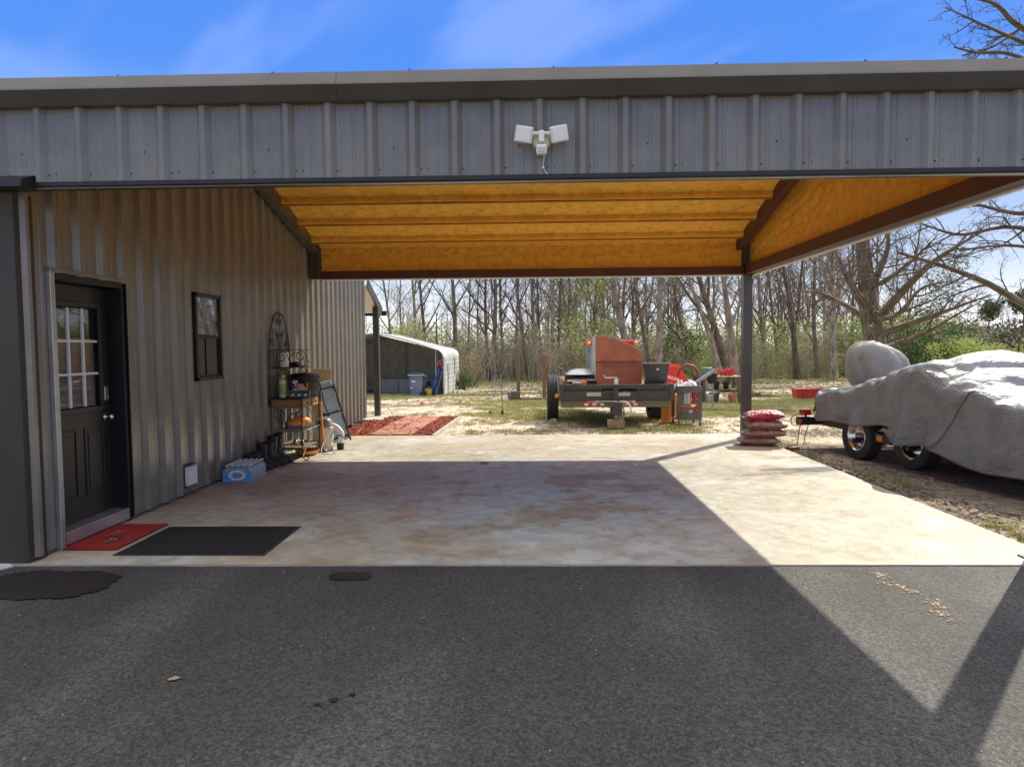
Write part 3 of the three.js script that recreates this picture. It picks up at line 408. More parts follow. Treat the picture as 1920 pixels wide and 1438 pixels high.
// iron baker's rack: x out from the wall, z along it
{
  const iron = mat([0.035, 0.03, 0.027], 0.5, { map: dusty }), R = thing('bakers_rack', 'black wrought iron bakers rack with an arched back and wooden drawers', 'rack', [-3.78, 0, 10.08]);
  const H = 0.40, D = 0.46;                                             // half width along wall, depth
  const arch = []; for (let k = 0; k <= 24; k++) { const a = Math.PI * k / 24; arch.push([0.01, 1.55 + 0.62 * Math.sin(a), -H * Math.cos(a)]); }
  for (const s of [-1, 1]) { M('back_upright', rod([0.01, 0.0, s * H], [0.01, 1.56, s * H], 0.009, 8), iron, R); M('front_leg', rod([D, 0.06, s * H], [D, 0.90, s * H], 0.009, 8), iron, R); M('front_foot', tube([[D, 0.07, s * H], [D + 0.02, 0.02, s * H], [D + 0.07, 0.008, s * H], [D + 0.09, 0.035, s * H], [D + 0.07, 0.05, s * H]], 0.008, 6), iron, R); }
  M('arch', tube(arch, 0.011, 8, 40), iron, R);
  const ys = [0.16, 0.42];
  for (const y of ys) { const wires = []; for (let k = 0; k <= 12; k++) wires.push(rod([0.0, y, -H + k * H / 6], [D, y, -H + k * H / 6], 0.0035, 5)); wires.push(rod([D, y, -H], [D, y, H], 0.008, 6), rod([0, y, -H], [0, y, H], 0.008, 6), rod([0, y, H], [D, y, H], 0.008, 6), rod([0, y, -H], [D, y, -H], 0.008, 6)); M('wire_shelf', mg(wires), y > 0.3 ? m.alu : iron, R); }
  M('bottom_board', bx(0.0, D, 0.166, 0.184, -H, H), m.woodGrey, R);
  M('table_shelf', bx(-0.005, D + 0.02, 0.885, 0.905, -H - 0.02, H + 0.02), iron, R);
  M('drawer_case', bx(0.0, D - 0.005, 0.755, 0.884, -H + 0.01, H - 0.01), m.wood, R);
  for (const s of [-1, 1]) { const d = part('drawer', R); M('front', bx(D - 0.004, D + 0.012, 0.765, 0.875, s * H * 0.5 - 0.17, s * H * 0.5 + 0.17), m.wood, d); M('pull', bx(D + 0.012, D + 0.03, 0.81, 0.835, s * H * 0.5 - 0.02, s * H * 0.5 + 0.02, 0.006), iron, d); }
  for (const [y, dp] of [[1.34, 0.36], [1.60, 0.34]]) { M('upper_shelf', mg([bx(0.0, dp, y, y + 0.012, -H, H, 0.003)]), iron, R); }
  for (const s of [-1, 1]) for (const [y, x1, y1] of [[0.905, 0.33, 1.34], [1.352, 0.31, 1.60]]) { const pts = []; const c = [x1 - 0.12, y1 - 0.1]; for (let k = 0; k <= 26; k++) { const t = k / 26, a = 0.4 + t * 7.6, r = 0.085 * (1 - t * 0.65); pts.push([c[0] + r * Math.cos(a), c[1] + r * Math.sin(a) * 1.05, s * H]); } pts.unshift([x1 + 0.02, y + (y1 - y) * 0.15, s * H], [x1 - 0.02, y + (y1 - y) * 0.45, s * H]); M('side_scroll', tube(pts, 0.0065, 6, 90), iron, R); }
  const sc = (cz, cy, r, dir, turns, st) => { const p = []; for (let k = 0; k <= 30; k++) { const t = k / 30, a = st + dir * t * turns, q = r * (1 - 0.75 * t); p.push([0.012, cy + q * Math.sin(a), cz + q * Math.cos(a)]); } return tube(p, 0.0055, 5, 70); };
  for (const s of [-1, 1]) { M('back_scroll', mg([tube([[0.012, 1.62, s * 0.05], [0.012, 1.8, s * 0.10], [0.012, 1.92, s * 0.20], [0.012, 1.80, s * 0.29], [0.012, 1.66, s * 0.3]], 0.0055, 5), sc(s * 0.28, 1.71, 0.075, s, 8, 0), sc(s * 0.06, 2.03, 0.06, -s, 8, 1)]), iron, R); M('back_bar', rod([0.012, 0.2, s * 0.14], [0.012, 1.6, s * 0.14], 0.006, 5), iron, R); }
  M('back_bar', rod([0.012, 1.56, 0], [0.012, 2.16, 0], 0.006, 5), iron, R); M('back_bar', rod([0.012, 0.2, 0], [0.012, 1.56, 0], 0.006, 5), iron, R);
  M('leaf_finial', mg([tr(new THREE.SphereGeometry(0.04, 10, 8).scale(0.3, 1.3, 0.8), 0.015, 2.02, 0), ...[-1, 1].map(s => tr(new THREE.SphereGeometry(0.03, 8, 6).scale(0.3, 1.4, 0.7), 0.015, 1.83, s * 0.07, 0, s * 0.5))]), iron, R);
  for (const s of [-1, 1]) M('leg_scroll', tube(Array.from({ length: 20 }, (_, k) => { const t = k / 19, a = t * 7, r = 0.09 * (1 - 0.7 * t); return [D * 0.25 + r * Math.cos(a), 0.66 + r * Math.sin(a), s * H]; }).concat(), 0.006, 5, 60), iron, R);
}
// objects on and around the rack
{
  const at = (x, y, d) => [-3.78 + x, y, d];
  let o = thing('paper_towel_roll', 'white paper towel roll on the upper rack shelf', 'paper roll', at(0.16, 1.354, 9.86)); M('paper', lathe([[0.022, 0], [0.062, 0], [0.063, 0.004], [0.063, 0.215], [0.06, 0.22], [0.022, 0.22]], 22), mat([0.8, 0.8, 0.78], 0.95), o); M('core', lathe([[0.02, 0.002], [0.02, 0.222], [0.0215, 0.222]], 14), m.woodPale, o);
  o = thing('binoculars', 'small black binoculars lying on the upper rack shelf', 'binoculars', at(0.24, 1.354, 10.05)); for (const s of [-1, 1]) M('barrel', tr(lathe([[0, 0], [0.036, 0], [0.038, 0.05], [0.03, 0.07], [0.026, 0.13], [0.03, 0.14], [0, 0.14]], 14), s * 0.042, 0.04, 0.07, 0, -Math.PI / 2), m.black, o); M('bridge', bx(-0.03, 0.03, 0.03, 0.055, -0.03, 0.03, 0.006), m.black, o);
  o = thing('wire_hanger', 'orange wire frame standing on the upper rack shelf', 'wire frame', at(0.2, 1.354, 10.3)); M('frame', tube([[-0.11, 0.008, 0], [-0.09, 0.16, 0], [0, 0.21, 0], [0.09, 0.16, 0], [0.11, 0.008, 0]], 0.007, 6), mat([0.6, 0.18, 0.06], 0.5), o); M('foot', bx(-0.12, 0.12, 0, 0.012, -0.03, 0.03), mat([0.6, 0.18, 0.06], 0.5), o);
  o = thing('seat_cushion', 'dark brown leather drum cushion on the table shelf of the rack', 'cushion', at(0.30, 0.906, 10.28)); const lt = mat([0.032, 0.02, 0.014], 0.38, { map: dusty, bumpMap: cl(lumps, 3), bumpScale: 0.006 });
  M('drum', lathe([[0, 0.0], [0.19, 0.0], [0.215, 0.02], [0.232, 0.12], [0.225, 0.22], [0.21, 0.245]], 34), lt, o); M('top_pad', lathe([[0.205, 0.246], [0.236, 0.252], [0.245, 0.285], [0.215, 0.325], [0.12, 0.345], [0, 0.35]], 34), lt, o); M('piping', tr(new THREE.TorusGeometry(0.228, 0.007, 6, 40), 0, 0.248, 0, 0, Math.PI / 2), lt, o);
  const jug = mat([0.66, 0.62, 0.42], 0.4), yel = mat([0.72, 0.42, 0.03], 0.45);
  o = thing('spray_can', 'cream spray can with a yellow cap on the rack', 'spray can', at(0.14, 0.906, 9.80)); M('can', lathe([[0, 0], [0.045, 0], [0.047, 0.01], [0.047, 0.26], [0.035, 0.285]], 18), jug, o); M('cap', lathe([[0.041, 0.283], [0.041, 0.33], [0.036, 0.345], [0, 0.346]], 18), yel, o); M('label', lathe([[0.0478, 0.05], [0.0478, 0.2]], 18), mat([0.35, 0.42, 0.14], 0.4), o);
  o = thing('spray_can', 'pale yellow spray can without cap behind the yellow capped can', 'spray can', at(0.07, 0.906, 9.95)); M('can', lathe([[0, 0], [0.04, 0], [0.042, 0.01], [0.042, 0.2], [0.03, 0.225], [0.01, 0.23], [0.01, 0.25], [0, 0.25]], 16), jug, o);
  o = thing('spray_bottle', 'purple trigger spray bottle on the rack table', 'spray bottle', at(0.30, 0.906, 9.84)); M('bottle', lathe([[0, 0], [0.042, 0], [0.045, 0.012], [0.045, 0.13], [0.032, 0.165], [0.015, 0.19], [0.014, 0.205]], 16).scale(1, 1, 0.75), mat([0.10, 0.06, 0.22], 0.25), o); M('label', lathe([[0.0456, 0.04], [0.0456, 0.12]], 16).scale(1, 1, 0.76), mat([0.55, 0.5, 0.62], 0.4), o); M('trigger_head', mg([bx(-0.02, 0.05, 0.215, 0.25, -0.014, 0.014, 0.006), bx(0.02, 0.034, 0.165, 0.22, -0.008, 0.008, 0.004), rod([0, 0.2, 0], [0, 0.222, 0], 0.017, 10)]), m.whitePl, o);
  o = thing('tool_box', 'dark green flat box with pale labels on the rack edge', 'box', at(0.37, 0.906, 9.93), 0.2); M('base', bx(-0.16, 0.13, 0, 0.075, -0.11, 0.11, 0.006), mat([0.02, 0.07, 0.065], 0.45), o); M('lid', bx(-0.165, 0.135, 0.076, 0.105, -0.115, 0.115, 0.006), mat([0.025, 0.085, 0.08], 0.45), o); for (const q of [-0.1, -0.01, 0.08]) M('sticker', bx(q - 0.025, q + 0.02, 0.025, 0.05, 0.1105, 0.112, 0), m.white, o);
  o = thing('rag', 'crumpled beige rag on the green box', 'rag', at(0.36, 1.011, 9.93)); M('cloth', grid(40, 30, (u, v) => { const r = Math.min(1, 2 * Math.hypot(u - .5, v - .5)); return [(u - .5) * 0.22, 0.001 + 0.085 * (1 - r * r) * (0.45 + 1.0 * fbm(u * 9, v * 9, 3, 0, 4)), (v - .5) * 0.17]; }), mat([0.55, 0.42, 0.33], 0.95), o);
  o = thing('screwdriver', 'orange handled screwdriver standing behind the green box', 'screwdriver', at(0.42, 0.906, 10.06)); M('handle', lathe([[0, 0.1], [0.013, 0.1], [0.017, 0.13], [0.014, 0.16], [0.017, 0.2], [0, 0.21]], 10), mat([0.6, 0.15, 0.03], 0.4), o); M('shaft', rod([0, 0, 0], [0, 0.1, 0], 0.004, 6), m.steel, o);
  // lower shelf tools
  const or = mat([0.72, 0.25, 0.02], 0.4), ogr = mat([0.08, 0.08, 0.085], 0.5);
  for (const [d, lb] of [[9.92, 'orange and black chainsaw body on the wire shelf, nearer one'], [10.2, 'orange and black chainsaw body on the wire shelf, farther one']]) { o = thing('chainsaw', lb, 'chainsaw', at(0.27, 0.424, d), 0.5); M('engine_cover', grid(20, 14, (u, v) => { const a = u * Math.PI * 2, b = (v - 0.5) * Math.PI; return [0.15 * Math.cos(b) * Math.cos(a), 0.085 + 0.082 * Math.sin(b), 0.085 * Math.cos(b) * Math.sin(a)]; }), or, o); M('crankcase', bx(-0.13, 0.1, 0.0, 0.075, -0.08, 0.08, 0.02), ogr, o); M('handle', tube([[-0.12, 0.06, 0.07], [-0.1, 0.2, 0.06], [0, 0.25, 0], [-0.05, 0.2, -0.09], [-0.06, 0.06, -0.09]], 0.012, 8), ogr, o); M('guide_bar', bx(0.1, 0.19, 0.03, 0.075, -0.006, 0.006, 0.005), m.steel, o); }
  o = thing('string_trimmer', 'orange shafted string trimmer leaning on the front of the rack', 'trimmer', at(0.5, 0, 10.46)); M('shaft', rod([0.03, 0.03, 0.02], [-0.01, 0.86, 0.0], 0.018, 10), or, o); M('head', lathe([[0, 0], [0.06, 0], [0.065, 0.02], [0.04, 0.055], [0, 0.06]], 16).translate(0.035, 0, 0.02), ogr, o); M('grip', rod([-0.011, 0.8, 0], [-0.016, 0.96, -0.002], 0.026, 10), ogr, o);
  o = thing('guard_dish', 'orange curved guard lying under the bottom shelf', 'guard', at(0.36, 0, 10.2)); M('dish', lathe([[0, 0.004], [0.1, 0.006], [0.17, 0.03], [0.2, 0.075], [0.193, 0.078], [0.16, 0.04], [0.0, 0.014]], 26).scale(0.9, 1, 1.2), or, o); M('hub', lathe([[0, 0.014], [0.03, 0.014], [0.03, 0.03], [0, 0.03]], 12), ogr, o);
  const rr = rngOf(12); for (let k = 0; k < 7; k++) { const x = 0.1 + 0.32 * rr(), d = 9.78 + 0.55 * rr(); o = thing('hand_tool', ['small steel clamp at the near end of the bottom rack shelf', 'steel pipe fitting on the bottom rack shelf', 'brass hose nozzle on the bottom rack shelf', 'steel pulley at the middle of the bottom shelf', 'rusty shackle on the bottom rack shelf', 'black socket wrench on the bottom shelf', 'steel coupling at the far end of the bottom shelf'][k], 'tool', at(x, 0.185, d), rr() * 3, 'tools on the bottom rack shelf'); M('body', tr(lathe([[0, 0], [0.02, 0], [0.03, 0.02], [0.018, 0.04], [0.025, 0.06], [0, 0.065]], 10), 0, 0, 0), k % 3 === 2 ? mat([0.4, 0.28, 0.1], 0.4, { metalness: 0.7 }) : k % 2 ? m.steel : ogr, o); M('bar', rod([0.0, 0.03, 0], [0.09, 0.02, 0.02], 0.009, 7), k % 2 ? ogr : m.steel, o); }
  // leaning things past the rack
  o = thing('plywood_board', 'pale plywood board leaning against the sunlit wall panel', 'board', [-3.56, 0, 11.42], 0.35); M('board', tr(bx(-0.16, 0.16, 0, 1.28, -0.009, 0.009), 0, 0.002, 0.07, 0, -0.06), m.woodPale, o); M('edge_strip', tr(bx(-0.15, 0.15, 1.2, 1.23, 0.0095, 0.016), 0, 0.002, 0.07, 0, -0.06), m.woodPale, o);
  o = thing('mechanics_creeper', 'light blue mechanics creeper leaning upright against the wall', 'creeper', [-3.22, 0, 11.3], 0.0); const blue = mat([0.40, 0.50, 0.64], 0.4, { map: dusty });
  const cg = part('deck', o); cg.rotation.order = 'ZYX'; cg.rotation.z = 0.27; cg.rotation.y = -0.95; M('pad', mg([bx(-0.02, 0.02, 0.05, 1.1, -0.15, 0.15, 0.018)]), blue, cg); M('rail', rod([0.02, 0.02, 0.18], [0.02, 1.02, 0.17], 0.016, 8), m.black, cg); M('rail', rod([0.02, 0.02, -0.18], [0.02, 1.02, -0.17], 0.016, 8), m.black, cg); M('cross_bar', mg([0.12, 0.55, 0.98].map(y => rod([0.03, y, -0.18], [0.03, y, 0.18], 0.013, 8))), m.black, cg); for (const y of [0.1, 0.95]) for (const s of [-1, 1]) M('caster', tr(new THREE.TorusGeometry(0.028, 0.013, 8, 16), 0.065, y, s * 0.15), m.rubber, cg);
  o = thing('bucket', 'cream five gallon plastic bucket on the slab edge of the shade', 'bucket', [-3.3, 0, 10.66]); M('pail', lathe([[0, 0.003], [0.128, 0.003], [0.132, 0.012], [0.146, 0.30], [0.152, 0.302], [0.152, 0.325], [0.158, 0.33], [0.158, 0.352], [0.15, 0.356], [0.138, 0.35], [0.125, 0.03], [0, 0.02]], 32), mat([0.68, 0.62, 0.47], 0.5), o); M('lid', lathe([[0.152, 0.358], [0.162, 0.36], [0.16, 0.38], [0.13, 0.378], [0, 0.376]], 30), mat([0.78, 0.7, 0.55], 0.5), o); M('bail', tube(Array.from({ length: 13 }, (_, k) => { const a = Math.PI * k / 12; return [0.162 * Math.cos(a), 0.31 - 0.13 * Math.sin(a), 0.02 + 0.163 * Math.sin(a) * 0.6]; }), 0.003, 5), m.steel, o);
  o = thing('shop_vacuum', 'grey domed shop vacuum resting on the bucket lid', 'vacuum', [-3.3, 0.381, 10.66]); M('dome', lathe([[0, 0.0], [0.13, 0.0], [0.138, 0.02], [0.13, 0.09], [0.09, 0.14], [0, 0.155]], 24), mat([0.2, 0.2, 0.2], 0.35), o); M('handle', tube([[-0.08, 0.13, 0], [-0.06, 0.19, 0], [0.06, 0.19, 0], [0.08, 0.13, 0]], 0.012, 8), m.black, o); M('grille', mg([0, 1, 2, 3].map(k => bx(-0.06 + k * 0.035, -0.045 + k * 0.035, 0.03, 0.08, 0.118, 0.14, 0.003))), m.black, o);
  o = thing('vacuum_hose', 'white vacuum hose with black ribbed end standing by the bucket', 'hose', [-3.06, 0, 10.72]); M('hose', tube([[0.0, 0.06, 0], [0.01, 0.16, 0], [0.03, 0.26, 0.02], [-0.04, 0.36, 0.04], [-0.12, 0.4, 0.03]], 0.04, 12), m.whitePl, o); M('cuff', mg([0, 1, 2, 3].map(k => tr(new THREE.TorusGeometry(0.047, 0.014, 8, 20), 0, 0.018 + k * 0.026, 0, 0, Math.PI / 2))), m.rubber, o); M('band', tube([[0.06, 0.2, 0.04], [0.0, 0.24, 0.07], [-0.06, 0.22, 0.03], [-0.02, 0.18, -0.05], [0.05, 0.19, -0.03], [0.06, 0.2, 0.04]], 0.008, 6), m.black, o);
  o = tag(M('extension_cord', tube([[-3.32, 0.78, -9.95], [-3.22, 0.6, -9.9], [-3.22, 0.4, -9.85], [-3.3, 0.2, -9.8], [-3.33, 0.05, -9.72], [-3.3, 0.009, -9.62], [-3.18, 0.009, -9.6], [-3.1, 0.009, -9.68], [-3.12, 0.009, -9.74]], 0.008, 6, 70), mat([0.62, 0.57, 0.47], 0.6)), 'pale extension cord hanging off the rack onto the slab', 'cord');
  o = tag(M('extension_cord', tube([[-3.2, 0.55, -10.6], [-3.16, 0.35, -10.55], [-3.24, 0.15, -10.4], [-3.22, 0.02, -10.25], [-3.1, 0.009, -10.2], [-3.0, 0.009, -10.3], [-3.08, 0.009, -10.36]], 0.007, 6, 60), mat([0.66, 0.62, 0.52], 0.6)), 'pale cord hanging from the vacuum head to the slab', 'cord');
  const ch = []; for (let k = 0; k < 10; k++) ch.push([-3.30 + 0.015 * Math.sin(k), 0.84 - 0.02 * k, -10.3 - 0.012 * k]); tag(M('power_cord', tube([[-3.31, 1.1, -10.5], [-3.27, 0.9, -10.5], [-3.24, 0.7, -10.55], [-3.2, 0.56, -10.62]], 0.011, 6), m.black), 'black cord looped down from the brown cushion to the vacuum head', 'cord');
}
// bags of red mulch
{
  const bagTex = (seed, txt, up) => canvasTex(512, 384, (x, W, H) => {
    const r = rngOf(seed); x.fillStyle = '#a07362'; x.fillRect(0, 0, W, H); for (let k = 0; k < 900; k++) { x.fillStyle = `rgba(${90 + 130 * r() | 0},${50 + 70 * r() | 0},${45 + 70 * r() | 0},0.45)`; x.save(); x.translate(r() * W, r() * H); x.rotate(r() * 6); x.fillRect(0, 0, 6 + 26 * r(), 3 + 5 * r()); x.restore(); }
    x.fillStyle = 'rgba(140,42,50,0.8)'; x.fillRect(90, 215, W - 90, 120); x.fillStyle = 'rgba(190,160,190,0.35)'; x.fillRect(0, 40, 150, 200); x.fillStyle = '#f2ece6'; x.font = 'bold 74px sans-serif'; x.textAlign = 'center'; x.textBaseline = 'middle'; x.save(); x.translate(W / 2 + 40, 292); if (up) x.rotate(Math.PI); x.fillText(txt, 0, 0, 380); x.restore();
  });
  const big = canvasTex(512, 384, (x, W, H) => { const r = rngOf(5); x.fillStyle = '#b3182c'; x.fillRect(0, 0, W, H); for (let k = 0; k < 300; k++) { x.fillStyle = `rgba(${60 + 90 * r() | 0},20,20,0.35)`; x.fillRect(r() * W, r() * H, 4 + 20 * r(), 3 + 5 * r()); } x.fillStyle = '#fbf6f2'; x.font = 'bold 150px sans-serif'; x.textAlign = 'center'; x.textBaseline = 'middle'; x.fillText('MULCH', W / 2, H * 0.6, W * 0.92); x.font = 'bold 90px sans-serif'; x.fillText('RED', W / 2, H * 0.22); x.fillStyle = '#6b3a22'; x.fillRect(0, 0, 60, H); });
  const bag = (label, x, y, d, turn, t, seed, tilt, h) => {
    const o = thing('mulch_bag', label, 'mulch bag', [x, y, d], turn, 'stacked mulch bags'); const L = 0.62, W = 0.42;
    const f = (u, v, s) => { const a = 2 * u - 1, b = 2 * v - 1, e = Math.pow(Math.max(0, 1 - Math.pow(Math.abs(a), 3.2)), 0.55) * Math.pow(Math.max(0, 1 - Math.pow(Math.abs(b), 3)), 0.55); const n = 0.8 + 0.4 * fbm(u * 5 + seed, v * 4, 4, 0, seed), cr = 1 - 0.05 * Math.sin(b * 9 + seed) * Math.abs(a) ** 6; return [a * L / 2 * cr, h / 2 + s * h / 2 * e * n + tilt * a * 0.05, b * W / 2 * (1 - 0.06 * Math.cos(a * 5 + seed) * Math.abs(b) ** 4)]; };
    const up = (u, v) => { const p = f(u, v, 1); return [p[0], p[1], -p[2], u, v]; };
    const g = grid(44, 32, up), g2 = grid(44, 32, (u, v) => { const p = f(u, v, -1); p[1] = Math.max(p[1], 0.004 + tilt * (2 * u - 1) * 0.05); return [p[0], p[1], -p[2], u, v > 0.5 ? 0.5 : v * 0.8 + 0.1]; });
    const mt = new THREE.MeshPhysicalMaterial({ map: t, roughness: 0.33, clearcoat: 0.5, clearcoatRoughness: 0.3, bumpMap: cl(lumps, 0.9), bumpScale: 0.03 });
    M('sack_top', g, mt, o); M('sack_bottom', g2, mt, o); for (const s of [-1, 1]) M('seam', grid(3, 20, (u, v) => [s * (L / 2 + 0.03 * u - 0.004), h / 2 + tilt * s * 0.05 + 0.006 * Math.sin(v * 11), (v - 0.5) * W * 0.96, u * 0.05, v]), mt, o);
  };
  bag('bottom mulch bag lying flat on the slab corner', 3.68, 0.0, 11.02, -0.22, bagTex(2, 'RED MULCH', true), 1, 0, 0.15);
  bag('second mulch bag from the bottom with upside down RED MULCH print', 3.78, 0.125, 10.99, -0.12, bagTex(3, 'RED MULCH', true), 4, 0.1, 0.155);
  bag('third mulch bag from the bottom with RED MULCH print', 3.80, 0.255, 10.98, -0.1, bagTex(4, 'RED MULCH', false), 9, -0.1, 0.16);
  bag('topmost mulch bag with big white letters', 3.76, 0.39, 11.02, -0.16, big, 13, 0.3, 0.17);
  const br = thing('brick', 'single red brown brick beside the slab corner', 'brick', [4.16, gy(4.16, 10.8), 10.8], 0.3); M('body', bx(-0.1, 0.1, 0, 0.06, -0.05, 0.05, 0.005), mat([0.22, 0.1, 0.06], 0.9, { map: dusty }), br); M('mortar', bx(-0.06, 0.07, 0.06, 0.066, -0.03, 0.04), m.conc, br);
}
// crushed leaf and litter on slab and drive
{
  const leafShape = new THREE.Shape(); leafShape.moveTo(0, -0.5); leafShape.quadraticCurveTo(0.25, -0.2, 0.4, 0.05); leafShape.lineTo(0.2, 0.1); leafShape.lineTo(0.25, 0.35); leafShape.lineTo(0, 0.5); leafShape.lineTo(-0.2, 0.3); leafShape.lineTo(-0.18, 0.08); leafShape.lineTo(-0.4, 0.0); leafShape.quadraticCurveTo(-0.2, -0.2, 0, -0.5);
  const lg = new THREE.ExtrudeGeometry(leafShape, { depth: 0.02, bevelEnabled: false }); lg.rotateX(-Math.PI / 2); const p = lg.attributes.position; for (let i = 0; i < p.count; i++) p.setY(i, p.getY(i) + 0.25 * Math.abs(p.getX(i)) + 0.12 * p.getZ(i) ** 2); lg.computeVertexNormals();
  const one = (x, d, s, y, t, lb) => { const o = M('fallen_leaf', lg, mat([0.36, 0.24, 0.13], 0.8)); o.scale.setScalar(s); o.position.set(x, y, -d); o.rotation.y = t; tag(o, lb, 'leaf'); };
  one(-1.77, 3.21, 0.062, -0.008, 2.1, 'dry tan leaf lying on the dark asphalt'); one(-0.65, 9.35, 0.16, 0.003, 1.2, 'rust brown leaf on the shaded slab near its far edge');
  const scat = (nm, lb, cat, g, mt, n, f) => { const im = new THREE.InstancedMesh(g, mt, n), q = new THREE.Object3D(), r = rngOf(nm.length * 31 + n); for (let i = 0; i < n; i++) { f(q, r, i); q.updateMatrix(); im.setMatrixAt(i, q.matrix); } im.name = numbered(nm); im.castShadow = im.receiveShadow = true; structure(im, 'stuff'); im.userData.label = lb; im.userData.category = cat; scene.add(im); return im; };
  globalThis.__scat = scat; globalThis.__leaf = lg;
  scat('mud_crumbs', 'trail of tan mud crumbs across the sunlit asphalt', 'mud', new THREE.IcosahedronGeometry(1, 0), mat([0.36, 0.27, 0.18], 1), 260, (q, r) => { const k = r(), base = k < 0.22 ? 0.02 : k < 0.34 ? 0.22 : k < 0.5 ? 0.36 : k < 0.82 ? 0.7 : k < 0.9 ? 0.88 : r(), c = base + (k > 0.5 && k < 0.82 ? 0.26 : 0.1) * (r() - 0.5); q.position.set(lerp(2.46, 2.5, c) + 0.13 * (r() - 0.5) * (r() + 0.3) - 0.05 * Math.sin(c * 9), -0.008, -(lerp(4.76, 3.88, c) + 0.07 * (r() - 0.5))); const s = 0.002 + 0.0105 * r() ** 2.5; q.scale.set(s * 1.5, s * 0.25, s); q.rotation.set(0, r() * 6, 0); });
  scat('grit', 'pale grit scattered over the asphalt', 'grit', new THREE.IcosahedronGeometry(1, 0), mat([0.3, 0.28, 0.25], 0.9), 420, (q, r) => { q.position.set(-4 + 8 * r(), -0.009, -(2.2 + 2.7 * r())); const s = 0.0015 + 0.0045 * r() ** 5; q.scale.set(s * 1.3, s, s); q.rotation.set(r() * 3, r() * 6, 0); });
  scat('leaf_litter', 'brown leaf litter along the right slab edge', 'leaf litter', lg, mat([0.30, 0.22, 0.15], 0.9), 1500, (q, r) => { const d = 5 + 7.2 * r(), x = 3.97 + 1.3 * r() * r() * r() + (d < 7.5 ? 0.25 * r() : 0); q.position.set(x, gy(x, d) + 0.012 + 0.015 * r(), -d); const s = 0.02 + 0.045 * r(); q.scale.set(s, s, s); q.rotation.set(r() - 0.5, r() * 6, r() - 0.5); });
}
const scat = globalThis.__scat, leafGeo = globalThis.__leaf;
// ---------------------------------------------------------------- mulch bed with pavers
{
  const bed = new THREE.Group(); bed.name = 'mulch_bed'; scene.add(bed); structure(bed);
  const red = mat([0.27, 0.075, 0.04], 0.95, { map: dusty, bumpMap: lumps, bumpScale: 0.03 }), x1 = d => -1.84 + 0.02 * (d - 12.4);
  M('soil', grid(30, 60, (u, v) => { const d = lerp(12.44, 16.5, v), x = lerp(-3.78, x1(d), u); return [x, gy(x, d) + 0.028 + 0.03 * fbm(x * 5, d * 5, 3, 0, 3), -d, x, d]; }), red, bed);
  const pv = [mat([0.40, 0.155, 0.10], 0.9, { map: dusty, bumpMap: grain, bumpScale: 0.002 }), mat([0.46, 0.19, 0.125], 0.9, { map: dusty, bumpMap: grain, bumpScale: 0.002 }), mat([0.36, 0.14, 0.095], 0.9, { map: dusty, bumpMap: grain, bumpScale: 0.002 })], pg = bx(-0.195, 0.195, -0.03, 0.03, -0.195, 0.195, 0.008), r = rngOf(3);
  for (let k = 0; k < 10; k++) for (let c = 0; c < 2; c++) { const d = 12.66 + k * 0.405, x = -2.84 + c * 0.42 + 0.02 * (r() - 0.5), o = M('paver', pg, pv[(k * 2 + c * 5 + (r() * 3 | 0)) % 3], bed); o.position.set(x, gy(x, d) + 0.06 + 0.006 * r(), -d + 0.02 * (r() - 0.5)); o.rotation.set(0.012 * (r() - 0.5), 0.04 * (r() - 0.5), 0.012 * (r() - 0.5)); }
  M('edging', mg([beam([x1(12.44) + 0.02, -0.035, -12.44], [x1(16.5) + 0.02, gy(-1.8, 16.5) + 0.04, -16.5], 0.05, 0.09)]), m.conc, bed); M('edging', bx(-3.5, -1.72, gy(-2, 16.5) - 0.05, gy(-2, 16.5) + 0.085, -16.56, -16.51), m.black, bed);
  const chip = new THREE.BoxGeometry(1, 0.28, 0.42), cols = [[0.33, 0.07, 0.035], [0.25, 0.055, 0.03], [0.42, 0.11, 0.06], [0.2, 0.045, 0.025]];
  const im = scat('mulch_chips', 'red wood mulch chips spread either side of the pavers', 'mulch', chip, mat([1, 1, 1], 0.95), 5200, (q, r) => { const d = 12.46 + 4.0 * r(); let x = r() < 0.5 ? lerp(-3.76, -3.06, r()) : lerp(-2.2, x1(d) - 0.03, r()); if (r() < 0.03) x = lerp(-3.05, -2.2, r()); q.position.set(x, gy(x, d) + 0.05 + 0.03 * r() + (x > -3.05 && x < -2.2 ? 0.02 : 0), -d); const s = 0.025 + 0.05 * r(); q.scale.set(s, s * 0.8, s * (0.5 + r())); q.rotation.set(0.9 * (r() - 0.5), r() * 6, 0.9 * (r() - 0.5)); });
  const rr = rngOf(9); for (let i = 0; i < 5200; i++) { const c = cols[rr() * 4 | 0]; im.setColorAt(i, C(...c)); }
}
